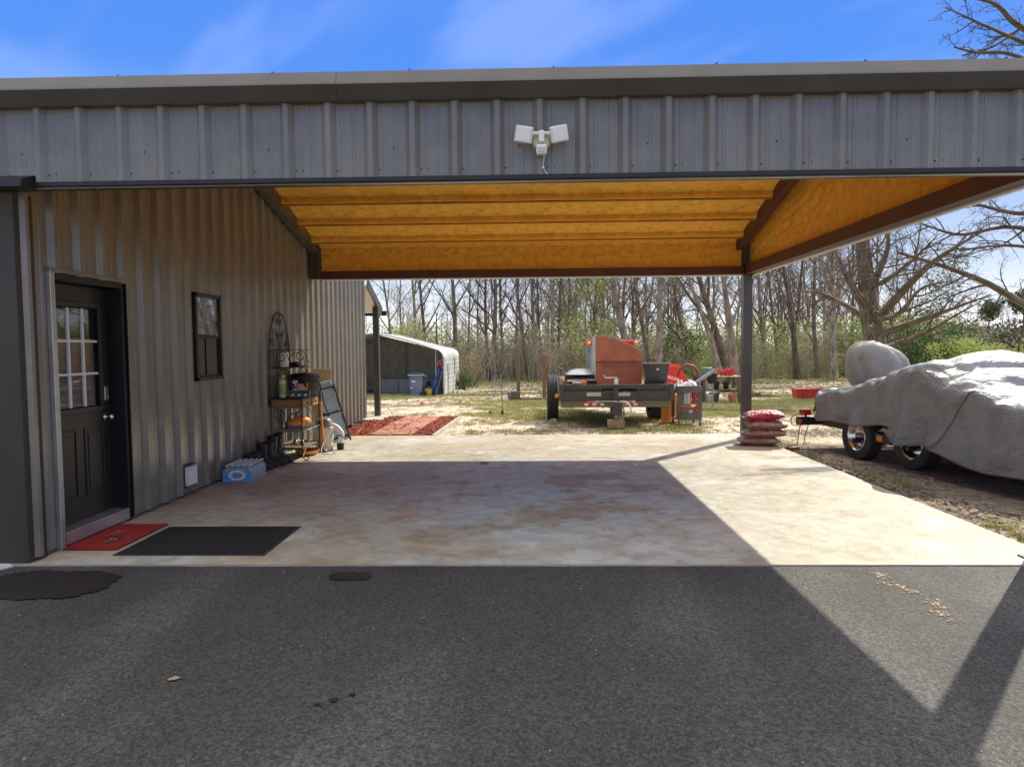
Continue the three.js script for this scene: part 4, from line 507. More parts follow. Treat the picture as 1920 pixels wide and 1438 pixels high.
// ---------------------------------------------------------------- open metal shed
{
  const SX = -3.63, d0 = 28.3, d1 = 34.2, RX = -6.64, fl = -0.42, S = thing('metal_shed', 'white open fronted metal shed with rounded eaves at the wood edge', 'shed');
  const sh = mat([0.72, 0.72, 0.70], 0.45, { map: dusty }), inn = sh, tubeM = mat([0.45, 0.46, 0.47], 0.45, { metalness: 0.6 });
  const prof = []; for (const s of [1, -1]) { const seg = [[3.01, fl + 0.02], [3.01, 1.22]]; for (let k = 1; k <= 8; k++) { const a = k / 8 * 1.31; seg.push([3.01 - 0.36 * (1 - Math.cos(a)), 1.22 + 0.36 * Math.sin(a)]); } if (s > 0) prof.push(...seg, [0, 2.26]); else prof.push(...seg.slice().reverse().map(p => [-p[0], p[1]])); }
  // wall boards on the right side
  for (let k = 0; k < 8; k++) { const y0 = fl + 0.06 + k * 0.205; M('wall_board', beam([SX - 0.0, y0 + 0.1, -d0 - 0.01], [SX - 0.0, y0 + 0.1, -d1], 0.03, 0.175, 0.008), sh, S); }
  M('wall_liner', bx(SX - 0.03, SX - 0.012, fl, 1.25, -d1, -d0), inn, S);
  const arc = prof.slice(1, 11); M('roof', grid(arc.length - 1, 30, (u, v) => { const p = arc[Math.round(u * (arc.length - 1))]; return [RX + p[0], p[1] + 0.012 * Math.max(0, Math.sin(v * Math.PI * 30)), -lerp(d0 - 0.18, d1 + 0.15, v)]; }), sh, S);
  const arc2 = prof.slice(10, 20); M('roof', grid(arc2.length - 1, 30, (u, v) => { const p = arc2[Math.round(u * (arc2.length - 1))]; return [RX + p[0], p[1] + 0.012 * Math.max(0, Math.sin(v * Math.PI * 30)), -lerp(d0 - 0.18, d1 + 0.15, v)]; }), sh, S);
  const ribs = []; for (let k = 0; k < 14; k++) { const x = RX + 0.15 + k * 0.19; const y = 2.26 - (k * 0.19 + 0.15) * 0.262 + 0.02; if (x < SX - 0.42) ribs.push(beam([x, y + 0.018, -d0 + 0.2], [x, y + 0.018, -d1 - 0.15], 0.03, 0.02, 0.002)); } M('roof_rib', mg(ribs), sh, S).userData.kind = 'stuff';
  M('front_hoop', tube(prof.map(p => V(RX + p[0] * 0.995, p[1] - 0.03, -d0)), 0.035, 8, 90), tubeM, S); M('back_wall', extrude(prof.map(p => [RX + p[0], p[1]]), 0.02, 0).translate(0, 0, -d1), inn, S);
  M('wall_panel', bx(RX - 3.01, RX - 2.99, fl, 1.3, -d1, -d0), inn, S); for (let k = 0; k < 8; k++) M('back_girt', bx(RX - 2.9, SX - 0.1, fl + 0.2 + k * 0.26, fl + 0.225 + k * 0.26, -d1 + 0.02, -d1 + 0.05), inn, S);
  M('post', rod([SX - 0.38, fl, -d0 - 0.3], [SX - 0.38, 1.55, -d0 - 0.3], 0.03, 8), tubeM, S); M('post', rod([-6.3, fl, -d1 + 0.2], [-6.3, 2.1, -d1 + 0.2], 0.03, 8), tubeM, S);
  M('side_slot', bx(SX + 0.011, SX + 0.02, 0.35, 1.15, -32.3, -32.05, 0), m.black, S); M('side_pole', rod([SX + 0.1, fl, -d0 - 0.5], [SX + 0.1, 0.95, -d0 - 0.5], 0.02, 6), m.steel, S);
  M('shed_floor', bx(RX - 3, SX, fl - 0.05, fl + 0.012, -d1, -d0), mat([0.2, 0.19, 0.18], 0.95, { map: dusty }), S);
  let o = thing('concrete_block_row', 'low stained concrete blocks at the back of the shed', 'blocks', [-5.9, fl + 0.012, 31]); for (let k = 0; k < 3; k++) M('block', bx(-0.95 + k * 0.8, -0.17 + k * 0.8, 0, 0.62, -0.15, 0.15, 0.015), m.conc, o);
  const bl = mat([0.26, 0.31, 0.40], 0.5, { map: dusty }); o = thing('wheelie_bin', 'grey blue wheeled rubbish bin with a white sticker in the shed mouth', 'bin', [-4.80, fl + 0.012, 28.25], 0.12);
  const body = new THREE.CylinderGeometry(0.40, 0.31, 0.86, 4, 1).rotateY(Math.PI / 4); M('body', tr(body, 0, 0.45, 0), bl, o); M('lid', mg([grid(14, 10, (u, v) => [lerp(-0.34, 0.34, u), 0.94 + 0.07 * Math.sin(u * Math.PI) * Math.sin(Math.min(1, v * 1.2) * Math.PI * 0.5 + 0.4), lerp(-0.34, 0.36, v)]), bx(-0.34, 0.34, 0.87, 0.945, -0.34, 0.36, 0.02)]), mat([0.30, 0.38, 0.50], 0.45), o); M('handle', rod([-0.28, 0.88, -0.38], [0.28, 0.88, -0.38], 0.018, 8), bl, o); M('handle_arm', bx(0.33, 0.46, 0.8, 0.9, -0.3, 0.0, 0.02), bl, o); for (const s of [-1, 1]) M('wheel', tr(new THREE.TorusGeometry(0.1, 0.035, 8, 20), 0.2 * s + 0.1, 0.125, s > 0 ? 0.27 : -0.3), m.rubber, o); M('sticker', bx(-0.2, -0.02, 0.62, 0.76, 0.262, 0.268, 0), m.white, o); M('sticker', bx(-0.27, -0.13, 0.36, 0.39, 0.245, 0.252, 0), m.white, o);
  const bucket = (lb, x, d, c, h) => { const q = thing('bucket', lb, 'bucket', [x, fl + 0.012, d]); M('pail', lathe([[0, 0.003], [h * 0.38, 0.003], [h * 0.46, h * 0.9], [h * 0.5, h * 0.9], [h * 0.5, h], [h * 0.44, h], [h * 0.36, 0.03], [0, 0.02]], 20), mat(c, 0.5), q); M('bail', tube(Array.from({ length: 9 }, (_, k) => { const a = Math.PI * k / 8; return [h * 0.5 * Math.cos(a), h * 0.9 + h * 0.45 * Math.sin(a), 0]; }), 0.006, 5), m.steel, q); };
  bucket('bright yellow bucket beside the wheeled bin', -4.28, 28.2, [0.75, 0.56, 0.03], 0.3); bucket('dusty pink bucket half hidden behind the yellow one', -4.42, 28.55, [0.45, 0.22, 0.2], 0.34);
  o = thing('drum', 'blue plastic drum inside the shed behind the poles', 'drum', [-4.05, fl + 0.012, 28.9]); M('shell', lathe([[0, 0], [0.22, 0], [0.24, 0.05], [0.235, 0.3], [0.245, 0.32], [0.235, 0.34], [0.24, 0.6], [0.2, 0.64], [0, 0.64]], 22), mat([0.05, 0.12, 0.32], 0.45), o); M('bung', rod([0.1, 0.64, 0], [0.1, 0.66, 0], 0.03, 10), m.white, o);
  const pole = (lb, c, x0, x1p, y1, z) => { const q = thing('pole', lb, 'pole', [x0, fl + 0.012, 28.35 + z]); M('shaft', rod([0, 0.02, 0], [x1p, y1, 0], 0.024, 8), mat(c, 0.5), q); M('end_grip', rod([x1p * 0.9, y1 * 0.9, 0], [x1p, y1, 0], 0.032, 8), m.blackMatte, q); };
  pole('bright blue pole leaning in the shed corner, leftmost of them', [0.03, 0.12, 0.5], -4.22, 0.42, 1.3, 0); pole('dark blue pole leaning in the shed corner beside the bright blue one', [0.03, 0.09, 0.36], -4.12, 0.36, 1.25, 0.12); pole('yellow brown pole leaning in the shed corner', [0.45, 0.32, 0.06], -4.0, 0.29, 1.15, 0.22); pole('weathered timber pole leaning at the shed right wall', [0.17, 0.12, 0.08], -3.88, 0.19, 1.0, 0.3);
  o = thing('reel', 'red and pink hose reel hung at the shed corner', 'reel', [-3.78, 0.85, 28.45]); M('coil', tr(new THREE.TorusGeometry(0.13, 0.05, 8, 20), 0, 0.1, 0), mat([0.5, 0.07, 0.06], 0.5), o); M('hub', lathe([[0, 0], [0.05, 0], [0.05, 0.08], [0, 0.08]], 10).rotateX(Math.PI / 2).translate(0, 0.1, 0), m.steel, o); M('hook', tube([[0, 0.2, 0], [0.02, 0.28, 0], [0.06, 0.3, 0], [0.12, 0.26, 0]], 0.012, 6), m.steel, o);
  o = thing('engine', 'dark small engine among the clutter behind the yellow bucket', 'engine', [-4.35, fl + 0.012, 29.4]); M('block', bx(-0.25, 0.25, 0, 0.4, -0.2, 0.2, 0.04), m.blackMatte, o); M('shroud', lathe([[0, 0.4], [0.2, 0.4], [0.22, 0.5], [0.14, 0.6], [0, 0.62]], 16), m.black, o); M('filter', bx(0.1, 0.3, 0.42, 0.56, -0.1, 0.1, 0.03), m.whitePl, o);
}
// ---------------------------------------------------------------- flatbed trailer with its load
function wheelParts(parent, R, W, rimM, x, y, z, ry, treadN = 5) {
  const w = part('wheel', parent); w.position.set(x, y, z); w.rotation.y = ry;      // axle along local x
  const pr = [[R * 0.60, -W * 0.40], [R * 0.72, -W * 0.5], [R * 0.92, -W * 0.49]]; const n = treadN; for (let k = 0; k < n; k++) { const a = -W * 0.43 + k * W * 0.86 / n, b = a + W * 0.86 / n; pr.push([R * 0.995, a + 0.004], [R, a + 0.01], [R, b - 0.012], [R * 0.965, b - 0.008], [R * 0.965, b]); } pr.push([R * 0.985, W * 0.45], [R * 0.92, W * 0.49], [R * 0.72, W * 0.5], [R * 0.60, W * 0.40]);
  M('tyre', lathe(pr, 48).rotateZ(Math.PI / 2), m.rubber, w);
  M('rim', lathe([[0, 0.012], [R * 0.2, 0.012], [R * 0.24, 0.0], [R * 0.4, -0.012], [R * 0.44, W * 0.1], [R * 0.52, W * 0.22], [R * 0.54, W * 0.36], [R * 0.62, W * 0.43], [R * 0.63, W * 0.46], [R * 0.6, W * 0.47]], 40).rotateZ(Math.PI / 2), rimM, w);
  M('hub', mg([tr(lathe([[0, 0.09], [R * 0.1, 0.085], [R * 0.12, 0.05], [R * 0.12, 0], [R * 0.16, 0]], 16).rotateZ(Math.PI / 2), 0, 0, 0), ...Array.from({ length: 5 }, (_, k) => tr(rod([0, 0, 0], [-0.035, 0, 0], 0.011, 6), -0.005, R * 0.26 * Math.cos(k * 1.2566), R * 0.26 * Math.sin(k * 1.2566)))]), m.steel, w);
  return w;
}
{
  const g0 = gy(1.8, 14.2), T = thing('flatbed_trailer', 'black flatbed utility trailer parked tongue first behind the slab', 'trailer', [0, 0, 0]), bk = mat([0.075, 0.07, 0.062], 0.5, { map: dusty }), bro = mat([0.24, 0.19, 0.135], 0.75, { map: dusty });
  M('top_rail', bx(0.62, 2.99, 0.727, 0.817, -14.28, -14.2, 0.008), bk, T); M('front_beam', bx(0.62, 2.99, 0.485, 0.672, -14.28, -14.21, 0.008), bk, T); M('lower_beam', bx(0.64, 2.93, 0.335, 0.482, -14.36, -14.24, 0.008), bro, T); M('corner_post', bx(0.60, 0.70, 0.48, 0.83, -14.30, -14.19, 0.006), bk, T); M('corner_post', bx(2.90, 3.0, 0.48, 0.83, -14.30, -14.19, 0.006), bk, T);
  for (const [a, b] of [[0.72, 1.48], [2.24, 2.88]]) { const holes = []; const n = Math.round((b - a) / 0.047); for (let k = 0; k < n; k++) { const x = a + 0.012 + k * (b - a - 0.01) / n; holes.push([[x, 0.686], [x + 0.028, 0.686], [x + 0.028, 0.714], [x, 0.714]]); } M('grating', extrude([[a, 0.673], [b, 0.673], [b, 0.726], [a, 0.726]], 0.012, 0, holes).translate(0, 0, -14.25), bro, T); }
  M('side_rail', bx(0.78, 0.86, 0.5, 0.8, -19.2, -14.29, 0.005), bk, T); M('side_rail', bx(2.74, 2.82, 0.5, 0.8, -19.2, -14.29, 0.005), bk, T);
  for (let k = 0; k < 12; k++) M('deck_plank', bx(0.87 + k * 0.156, 0.87 + k * 0.156 + 0.15, 0.745, 0.785, -19.2, -14.29, 0.005), m.woodGrey, T);
  const tapes = (x0, n, st) => { for (let k = 0; k < n; k++) M('reflector', bx(x0 + k * 0.083, x0 + k * 0.083 + 0.081, 0.372, 0.428, -14.238, -14.235, 0), (k + st) % 2 ? m.white : mat([0.62, 0.05, 0.04], 0.35), T); }; tapes(1.05, 6, 0); tapes(2.0, 4, 1);
  const plate = (x0, x1, y0, y1, z, draw) => M('decal', new THREE.PlaneGeometry(x1 - x0, y1 - y0).translate((x0 + x1) / 2, (y0 + y1) / 2, z), new THREE.MeshStandardMaterial({ map: canvasTex(256, 96, draw), roughness: 0.5 }), T);
  plate(1.19, 1.43, 0.430, 0.482, -14.237, (x, w, h) => { x.fillStyle = '#e8452c'; x.fillRect(0, 0, w, h); x.fillStyle = '#e9e6df'; x.fillRect(w * 0.62, 0, w * 0.38, h); x.font = 'bold 52px sans-serif'; x.textBaseline = 'middle'; x.fillStyle = '#f4d9cf'; x.fillText('ORANGE', 6, h / 2, w * 0.58); x.fillStyle = '#1a1a1a'; x.fillText('LINE', w * 0.65, h / 2, w * 0.32); });
  plate(2.02, 2.2, 0.430, 0.482, -14.237, (x, w, h) => { x.fillStyle = '#e98a7c'; x.fillRect(0, 0, w, h); x.fillStyle = '#efe7e0'; x.fillRect(w * 0.6, 0, w * 0.4, h); });
  for (const [a, b] of [[1.18, 1.48], [1.79, 2.09]]) plate(a, b, 0.575, 0.655, -14.207, (x, w, h) => { x.fillStyle = '#cfc6b4'; x.fillRect(0, 0, w, h); x.fillStyle = 'rgba(90,80,70,0.55)'; for (let k = 0; k < 5; k++) for (let q = 0; q < 24; q++) if (PERM[(k * 31 + q * 7) & 65535] > 0.3) x.fillRect(8 + q * 10, 12 + k * 16, 7, 5); if (a > 1.6) { x.fillStyle = '#b5402e'; x.fillRect(0, 0, w * 0.5, 12); x.fillStyle = '#3b7a4a'; x.fillRect(w * 0.7, 0, w * 0.3, 12); } });
  M('tongue', mg([bx(1.70, 1.84, 0.22, 0.33, -14.5, -13.62)]), bk, T); M('coupler', bx(1.69, 1.85, 0.33, 0.5, -13.78, -13.62, 0.02), bk, T); M('dark_hole_backing', bx(0.72, 2.88, 0.674, 0.726, -14.275, -14.262), m.blackMatte, T);  // last bar: dark strip added behind the grating, painting its holes as shade
  const jk = part('jack', T); M('tube', bx(1.72, 1.82, 0.4, 0.83, -14.08, -13.98, 0.012), bk, jk); M('upper_tube', bx(1.735, 1.81, 0.83, 0.94, -14.07, -13.99, 0.01), m.whitePl, jk); M('foot', mg([rod([1.77, g0 + 0.2, -14.03], [1.77, 0.42, -14.03], 0.032, 12), bx(1.70, 1.84, g0 + 0.2, g0 + 0.215, -14.1, -13.96)]), m.steel, jk); M('crank', mg([rod([1.77, 0.94, -14.03], [1.77, 0.985, -14.03], 0.022, 8), rod([1.77, 0.965, -14.03], [1.54, 0.965, -14.03], 0.013, 8), rod([1.54, 0.965, -14.03], [1.52, 1.03, -14.03], 0.016, 8)]), m.alu, jk);
  const links = []; for (let c = 0; c < 3; c++) for (let k = 0; k < 13; k++) { const gg = new THREE.TorusGeometry(0.022, 0.008, 6, 12); gg.scale(0.75, 1.25, 1); gg.rotateY(k % 2 ? Math.PI / 2 : 0.2); gg.translate(1.80 + c * 0.045 + 0.008 * Math.sin(k + c), 0.46 - k * 0.034 * (0.8 + c * 0.1), -13.70 - 0.02 * c); links.push(gg); } M('safety_chain', mg(links), mat([0.45, 0.36, 0.2], 0.5, { metalness: 0.4 }), T);
  M('wiring', mg([tube([[1.8, 0.5, -13.7], [1.92, 0.5, -13.66], [2.0, 0.4, -13.66], [2.0, 0.24, -13.68], [1.96, 0.18, -13.7]], 0.009, 6), tube([[1.82, 0.49, -13.7], [1.96, 0.48, -13.64], [2.03, 0.36, -13.64], [2.02, 0.22, -13.66]], 0.009, 6), tube([[1.4, 0.47, -14.1], [1.6, 0.49, -13.9], [1.75, 0.5, -13.7]], 0.007, 5)]), m.whitePl, T);
  for (const [x, gd] of [[0.52, 16.1], [2.93, 16.1]]) { wheelParts(T, 0.55, 0.26, m.steel, x, gy(x, gd) + 0.545, -gd, x < 1 ? 0 : Math.PI, 7); }
  M('axle', rod([0.52, 0.4, -16.1], [2.93, 0.4, -16.1], 0.05, 10), bk, T);
  for (const s of [0, 1]) { const l = part('marker_light', T), x = s ? 3.02 : 0.57, z = -14.6; M('bracket', bx(x - 0.03, x + 0.1 - s * 0.12, 0.55, 0.57, z - 0.02, z + 0.02), bk, l); M('lens', tr(lathe([[0, 0], [0.045, 0], [0.045, 0.02], [0.03, 0.035], [0, 0.04]], 14), x, 0.56, z + 0.02, 0, Math.PI / 2), mat([0.8, 0.35, 0.02], 0.3), l); }
  M('stake_bracket', bx(0.63, 0.69, 0.4, 0.95, -14.5, -14.44), m.woodPale, T);
  let o = thing('wooden_block', 'squared timber block under the trailer jack', 'block', [1.77, g0, 14.02]); M('block', bx(-0.17, 0.15, 0.03, 0.195, -0.14, 0.14, 0.008), m.woodPale, o); M('base_plank', bx(-0.2, 0.18, 0, 0.028, -0.16, 0.16), m.woodGrey, o);
  o = thing('wheel_chock', 'grey concrete chock in front of the left trailer wheel', 'chock', [0.5, gy(0.5, 15.45), 15.45]); M('wedge', extrude([[-0.1, 0], [0.1, 0], [0.08, 0.09], [-0.06, 0.09]], 0.12, 0.006).translate(0, 0, -0.06), m.conc, o); M('rope', tube([[0.0, 0.095, 0], [-0.06, 0.1, 0.06], [-0.16, 0.02, 0.09], [-0.25, 0.015, 0.1]], 0.008, 5), m.blackMatte, o);
  // red steel chest
  const rs = mat([0.50, 0.15, 0.082], 0.5, { map: dusty }); o = thing('job_site_chest', 'rust red steel job chest with sloping lid on the flatbed', 'tool chest', [1.46, 0.786, 15.0]);
  M('body', bx(0, 1.0, 0, 0.39, -0.7, 0, 0.006), rs, o); M('front_recess', bx(0.004, 0.996, 0.392, 0.5, -0.68, -0.025, 0.004), rs, o); M('lid', extrude([[0, 0.502], [1.0, 0.502], [1.0, 0.72], [0.30, 1.06], [0, 1.06]], 0.7, 0.004).translate(0, 0, -0.7), rs, o); M('lid_edge', mg([beam([0.3, 1.07, 0.002], [1.005, 0.725, 0.002], 0.012, 0.018)]), m.woodPale, o); M('side_plate', bx(-0.03, -0.006, 0.0, 1.05, -0.69, -0.005), mat([0.52, 0.5, 0.46], 0.6, { map: dusty }), o);
  M('handle_bar', mg([rod([0.16, 0.44, 0.05], [0.84, 0.44, 0.05], 0.013, 8), rod([0.16, 0.44, 0.05], [0.16, 0.5, 0.0], 0.012, 6), rod([0.84, 0.44, 0.05], [0.84, 0.5, 0.0], 0.012, 6), bx(0.12, 0.2, 0.49, 0.53, 0, 0.02), bx(0.8, 0.88, 0.49, 0.53, 0, 0.02)]), mat([0.22, 0.07, 0.04], 0.5), o); M('hasp', mg([bx(0.27, 0.3, 0.99, 1.05, 0.004, 0.02), bx(0.33, 0.345, 1.0, 1.05, 0.004, 0.02)]), m.alu, o);
  o = thing('storage_tub', 'dark grey plastic tub beside the red chest on the flatbed', 'tub', [2.72, 0.80, 14.75]); const tubM = mat([0.1, 0.103, 0.105], 0.5, { map: dusty }); const tb = new THREE.CylinderGeometry(0.345, 0.27, 0.43, 4, 1, true).rotateY(Math.PI / 4); M('tub', mg([tr(tb, 0, 0.225, 0), bx(-0.19, 0.19, 0.004, 0.02, -0.19, 0.19)]), tubM, o); M('rim', mg([bx(-0.27, 0.27, 0.43, 0.455, 0.235, 0.265), bx(-0.27, 0.27, 0.43, 0.455, -0.265, -0.235), bx(-0.27, -0.24, 0.43, 0.455, -0.235, 0.235), bx(0.24, 0.27, 0.43, 0.455, -0.235, 0.235)]), mat([0.2, 0.2, 0.2], 0.45), o); M('splash_mark', tr(new THREE.CircleGeometry(0.022, 10).scale(1, 1.6, 1), 0.0, 0.33, 0.232, 0, 0.0), m.white, o);
  o = thing('mower_deck', 'upturned silver mower shell with orange blades at the left of the flatbed load', 'mower', [1.12, 0.79, 15.2]); M('shell', grid(24, 10, (u, v) => { const a = u * Math.PI * 2, r = 0.12 + 0.25 * v; return [r * Math.cos(a) * 0.95, 0.33 - 0.12 * v * v, r * Math.sin(a) * 0.8]; }), m.alu, o); M('top_plate', tr(lathe([[0, 0.0], [0.12, 0.0], [0.115, 0.02], [0, 0.02]], 18), 0, 0.32, 0), m.alu, o); M('side_wall', bx(-0.34, 0.3, 0.12, 0.2, -0.22, 0.22, 0.02), m.blackMatte, o); M('blade', bx(-0.36, -0.18, 0.0, 0.24, 0.0, 0.05, 0.01), mat([0.45, 0.14, 0.04], 0.6), o); M('frame', bx(-0.3, 0.3, 0.05, 0.1, -0.2, 0.22, 0.01), m.whitePl, o);
  const cb = (lb, x, d, n) => { const q = thing('cored_block', lb, 'block', [x, 0.786, d]); const holes = []; for (let k = 0; k < n; k++) for (const y of [0.012, 0.05]) holes.push([[0.01 + k * 0.05, y], [0.042 + k * 0.05, y], [0.042 + k * 0.05, y + 0.028], [0.01 + k * 0.05, y + 0.028]]); M('block', extrude([[0, 0], [n * 0.05, 0], [n * 0.05, 0.09], [0, 0.09]], 0.2, 0, holes).translate(0, 0, -0.2), m.rubber, q); M('core', bx(0.002, n * 0.05 - 0.002, 0.002, 0.088, -0.19, -0.04, 0), m.black, q); };
  cb('black cored plastic block left of the red chest', 1.24, 14.75, 4); cb('black cored plastic strip under the grey tub', 2.46, 14.5, 8);
  o = thing('gas_cap_can', 'small orange can on the flatbed left of the cored block', 'can', [1.16, 0.786, 14.7]); M('can', lathe([[0, 0], [0.05, 0], [0.055, 0.02], [0.05, 0.08], [0.02, 0.1], [0, 0.1]], 14), mat([0.75, 0.16, 0.02], 0.45), o); M('spout', rod([0.02, 0.09, 0], [0.05, 0.12, 0], 0.008, 6), m.black, o);
}
// tractor behind the trailer
{
  const d = 24, T = thing('tractor', 'red cab tractor behind the red chest', 'tractor', [2.8, gy(2.8, d), d]), rd = mat([0.5, 0.03, 0.02], 0.35), gl = mat([0.10, 0.2, 0.33], 0.08), bk = m.blackMatte;
  M('cab_roof', bx(-0.86, 0.86, 1.96, 2.14, -0.8, 0.8, 0.06), rd, T); for (const [x, z] of [[-0.72, 0.7], [0.72, 0.7], [-0.72, -0.7], [0.72, -0.7]]) M('cab_pillar', rod([x, 1.0, z], [x * 0.97, 1.97, z * 0.97], 0.045, 8), m.steel, T); M('cab_glass', mg([bx(-0.70, 0.70, 1.05, 1.95, 0.66, 0.67, 0), bx(-0.71, -0.70, 1.05, 1.95, -0.66, 0.66, 0), bx(0.70, 0.71, 1.05, 1.95, -0.66, 0.66, 0)]), gl, T);
  M('fender', bx(-0.95, 0.95, 0.92, 1.04, -0.6, 0.75, 0.05), mat([0.12, 0.12, 0.2], 0.4), T); M('rear_body', bx(-0.85, 0.85, 0.7, 0.92, -0.6, 0.6, 0.05), rd, T); M('hood', bx(-0.4, 0.4, 0.5, 1.2, -2.2, -0.7, 0.08), rd, T); for (const s of [-1, 1]) { M('roof_lamp', tr(new THREE.SphereGeometry(0.07, 10, 8), s * 0.8, 2.03, 0.82), mat([0.8, 0.35, 0.1], 0.3), T); const w = part('rear_wheel', T); w.position.set(s * 0.8, 0.55, 0.1); M('tyre', new THREE.TorusGeometry(0.4, 0.15, 10, 28).rotateY(Math.PI / 2), m.rubber, w); M('rim', lathe([[0, 0], [0.28, 0], [0.28, 0.1], [0, 0.1]], 20).rotateZ(Math.PI / 2), m.white, w); const f = part('front_wheel', T); f.position.set(s * 0.6, 0.35, -1.9); M('tyre', new THREE.TorusGeometry(0.24, 0.1, 8, 24).rotateY(Math.PI / 2), m.rubber, f); M('rim', lathe([[0, 0], [0.16, 0], [0.16, 0.08], [0, 0.08]], 16).rotateZ(Math.PI / 2), m.white, f); }
  const imp = (nm, lb, x, dd, dk) => { const q = thing(nm, lb, nm.replace('_', ' '), [x, gy(x, dd), dd]); return q; };
  let o = imp('hay_rake', 'dark red rake wheel left behind the flatbed load', 1.2, 20); for (let k = 0; k < 12; k++) { const a = k / 12 * Math.PI * 2; M('tine', rod([0.0, 0.95, 0], [0.24 * Math.cos(a), 0.95 + 0.24 * Math.sin(a), 0], 0.014, 5), mat([0.2, 0.02, 0.03], 0.5), o); } M('ring', tr(new THREE.TorusGeometry(0.2, 0.02, 6, 24), 0, 0.95, 0), mat([0.25, 0.02, 0.03], 0.5), o); M('stand', rod([0, 0, 0], [0, 0.95, 0], 0.03, 6), m.steel, o); M('arm', rod([0, 0.9, 0], [0.9, 0.95, -0.1], 0.03, 6), mat([0.4, 0.03, 0.03], 0.5), o);
  const r2 = mat([0.72, 0.045, 0.02], 0.35); o = imp('front_loader', 'bright red loader frame with white lettering beyond the trailer', 4.05, 19);
  M('side_plate', extrude([[-0.45, 0.35], [-0.45, 1.28], [0.12, 1.22], [0.30, 0.9], [0.6, 0.52], [0.6, 0.35]], 0.06, 0.01), r2, o); M('upper_tube', beam([-0.7, 1.28, -0.1], [0.15, 1.24, -0.1], 0.1, 0.1), r2, o); M('arm_ring', tr(new THREE.TorusGeometry(0.27, 0.035, 8, 30, 3.6), 0.34, 1.0, 0.05, 0, 0, -0.3), mat([0.22, 0.03, 0.03], 0.45), o); M('bucket_plate', bx(-0.5, 0.5, 0.0, 0.5, -0.6, -0.2, 0.03), r2, o);
  M('lettering', new THREE.PlaneGeometry(0.5, 0.16).rotateZ(-0.33).translate(-0.14, 0.93, 0.078), new THREE.MeshStandardMaterial({ map: canvasTex(256, 80, (x, w, h) => { x.fillStyle = '#e1321a'; x.fillRect(0, 0, w, h); x.fillStyle = '#f6e9e4'; x.font = 'italic bold 60px sans-serif'; x.textBaseline = 'middle'; x.textAlign = 'center'; x.fillText('LARSON', w / 2, h / 2, w * 0.95); }), roughness: 0.4 }), o);
  o = imp('ramp_plate', 'grey blue steel ramp plate tilted up beyond the cart', 4.95, 19.5); M('plate', beam([-0.28, 0.72, 0], [0.32, 1.12, 0], 0.3, 0.06), m.steel, o); M('leg', rod([-0.15, 0, 0], [-0.1, 0.8, 0], 0.03, 6), m.steel, o); M('pad', bx(0.15, 0.42, 0.72, 1.05, -0.2, -0.05, 0.05), m.black, o); M('leg', rod([0.3, 0, -0.1], [0.3, 0.8, -0.1], 0.03, 6), m.steel, o);
}
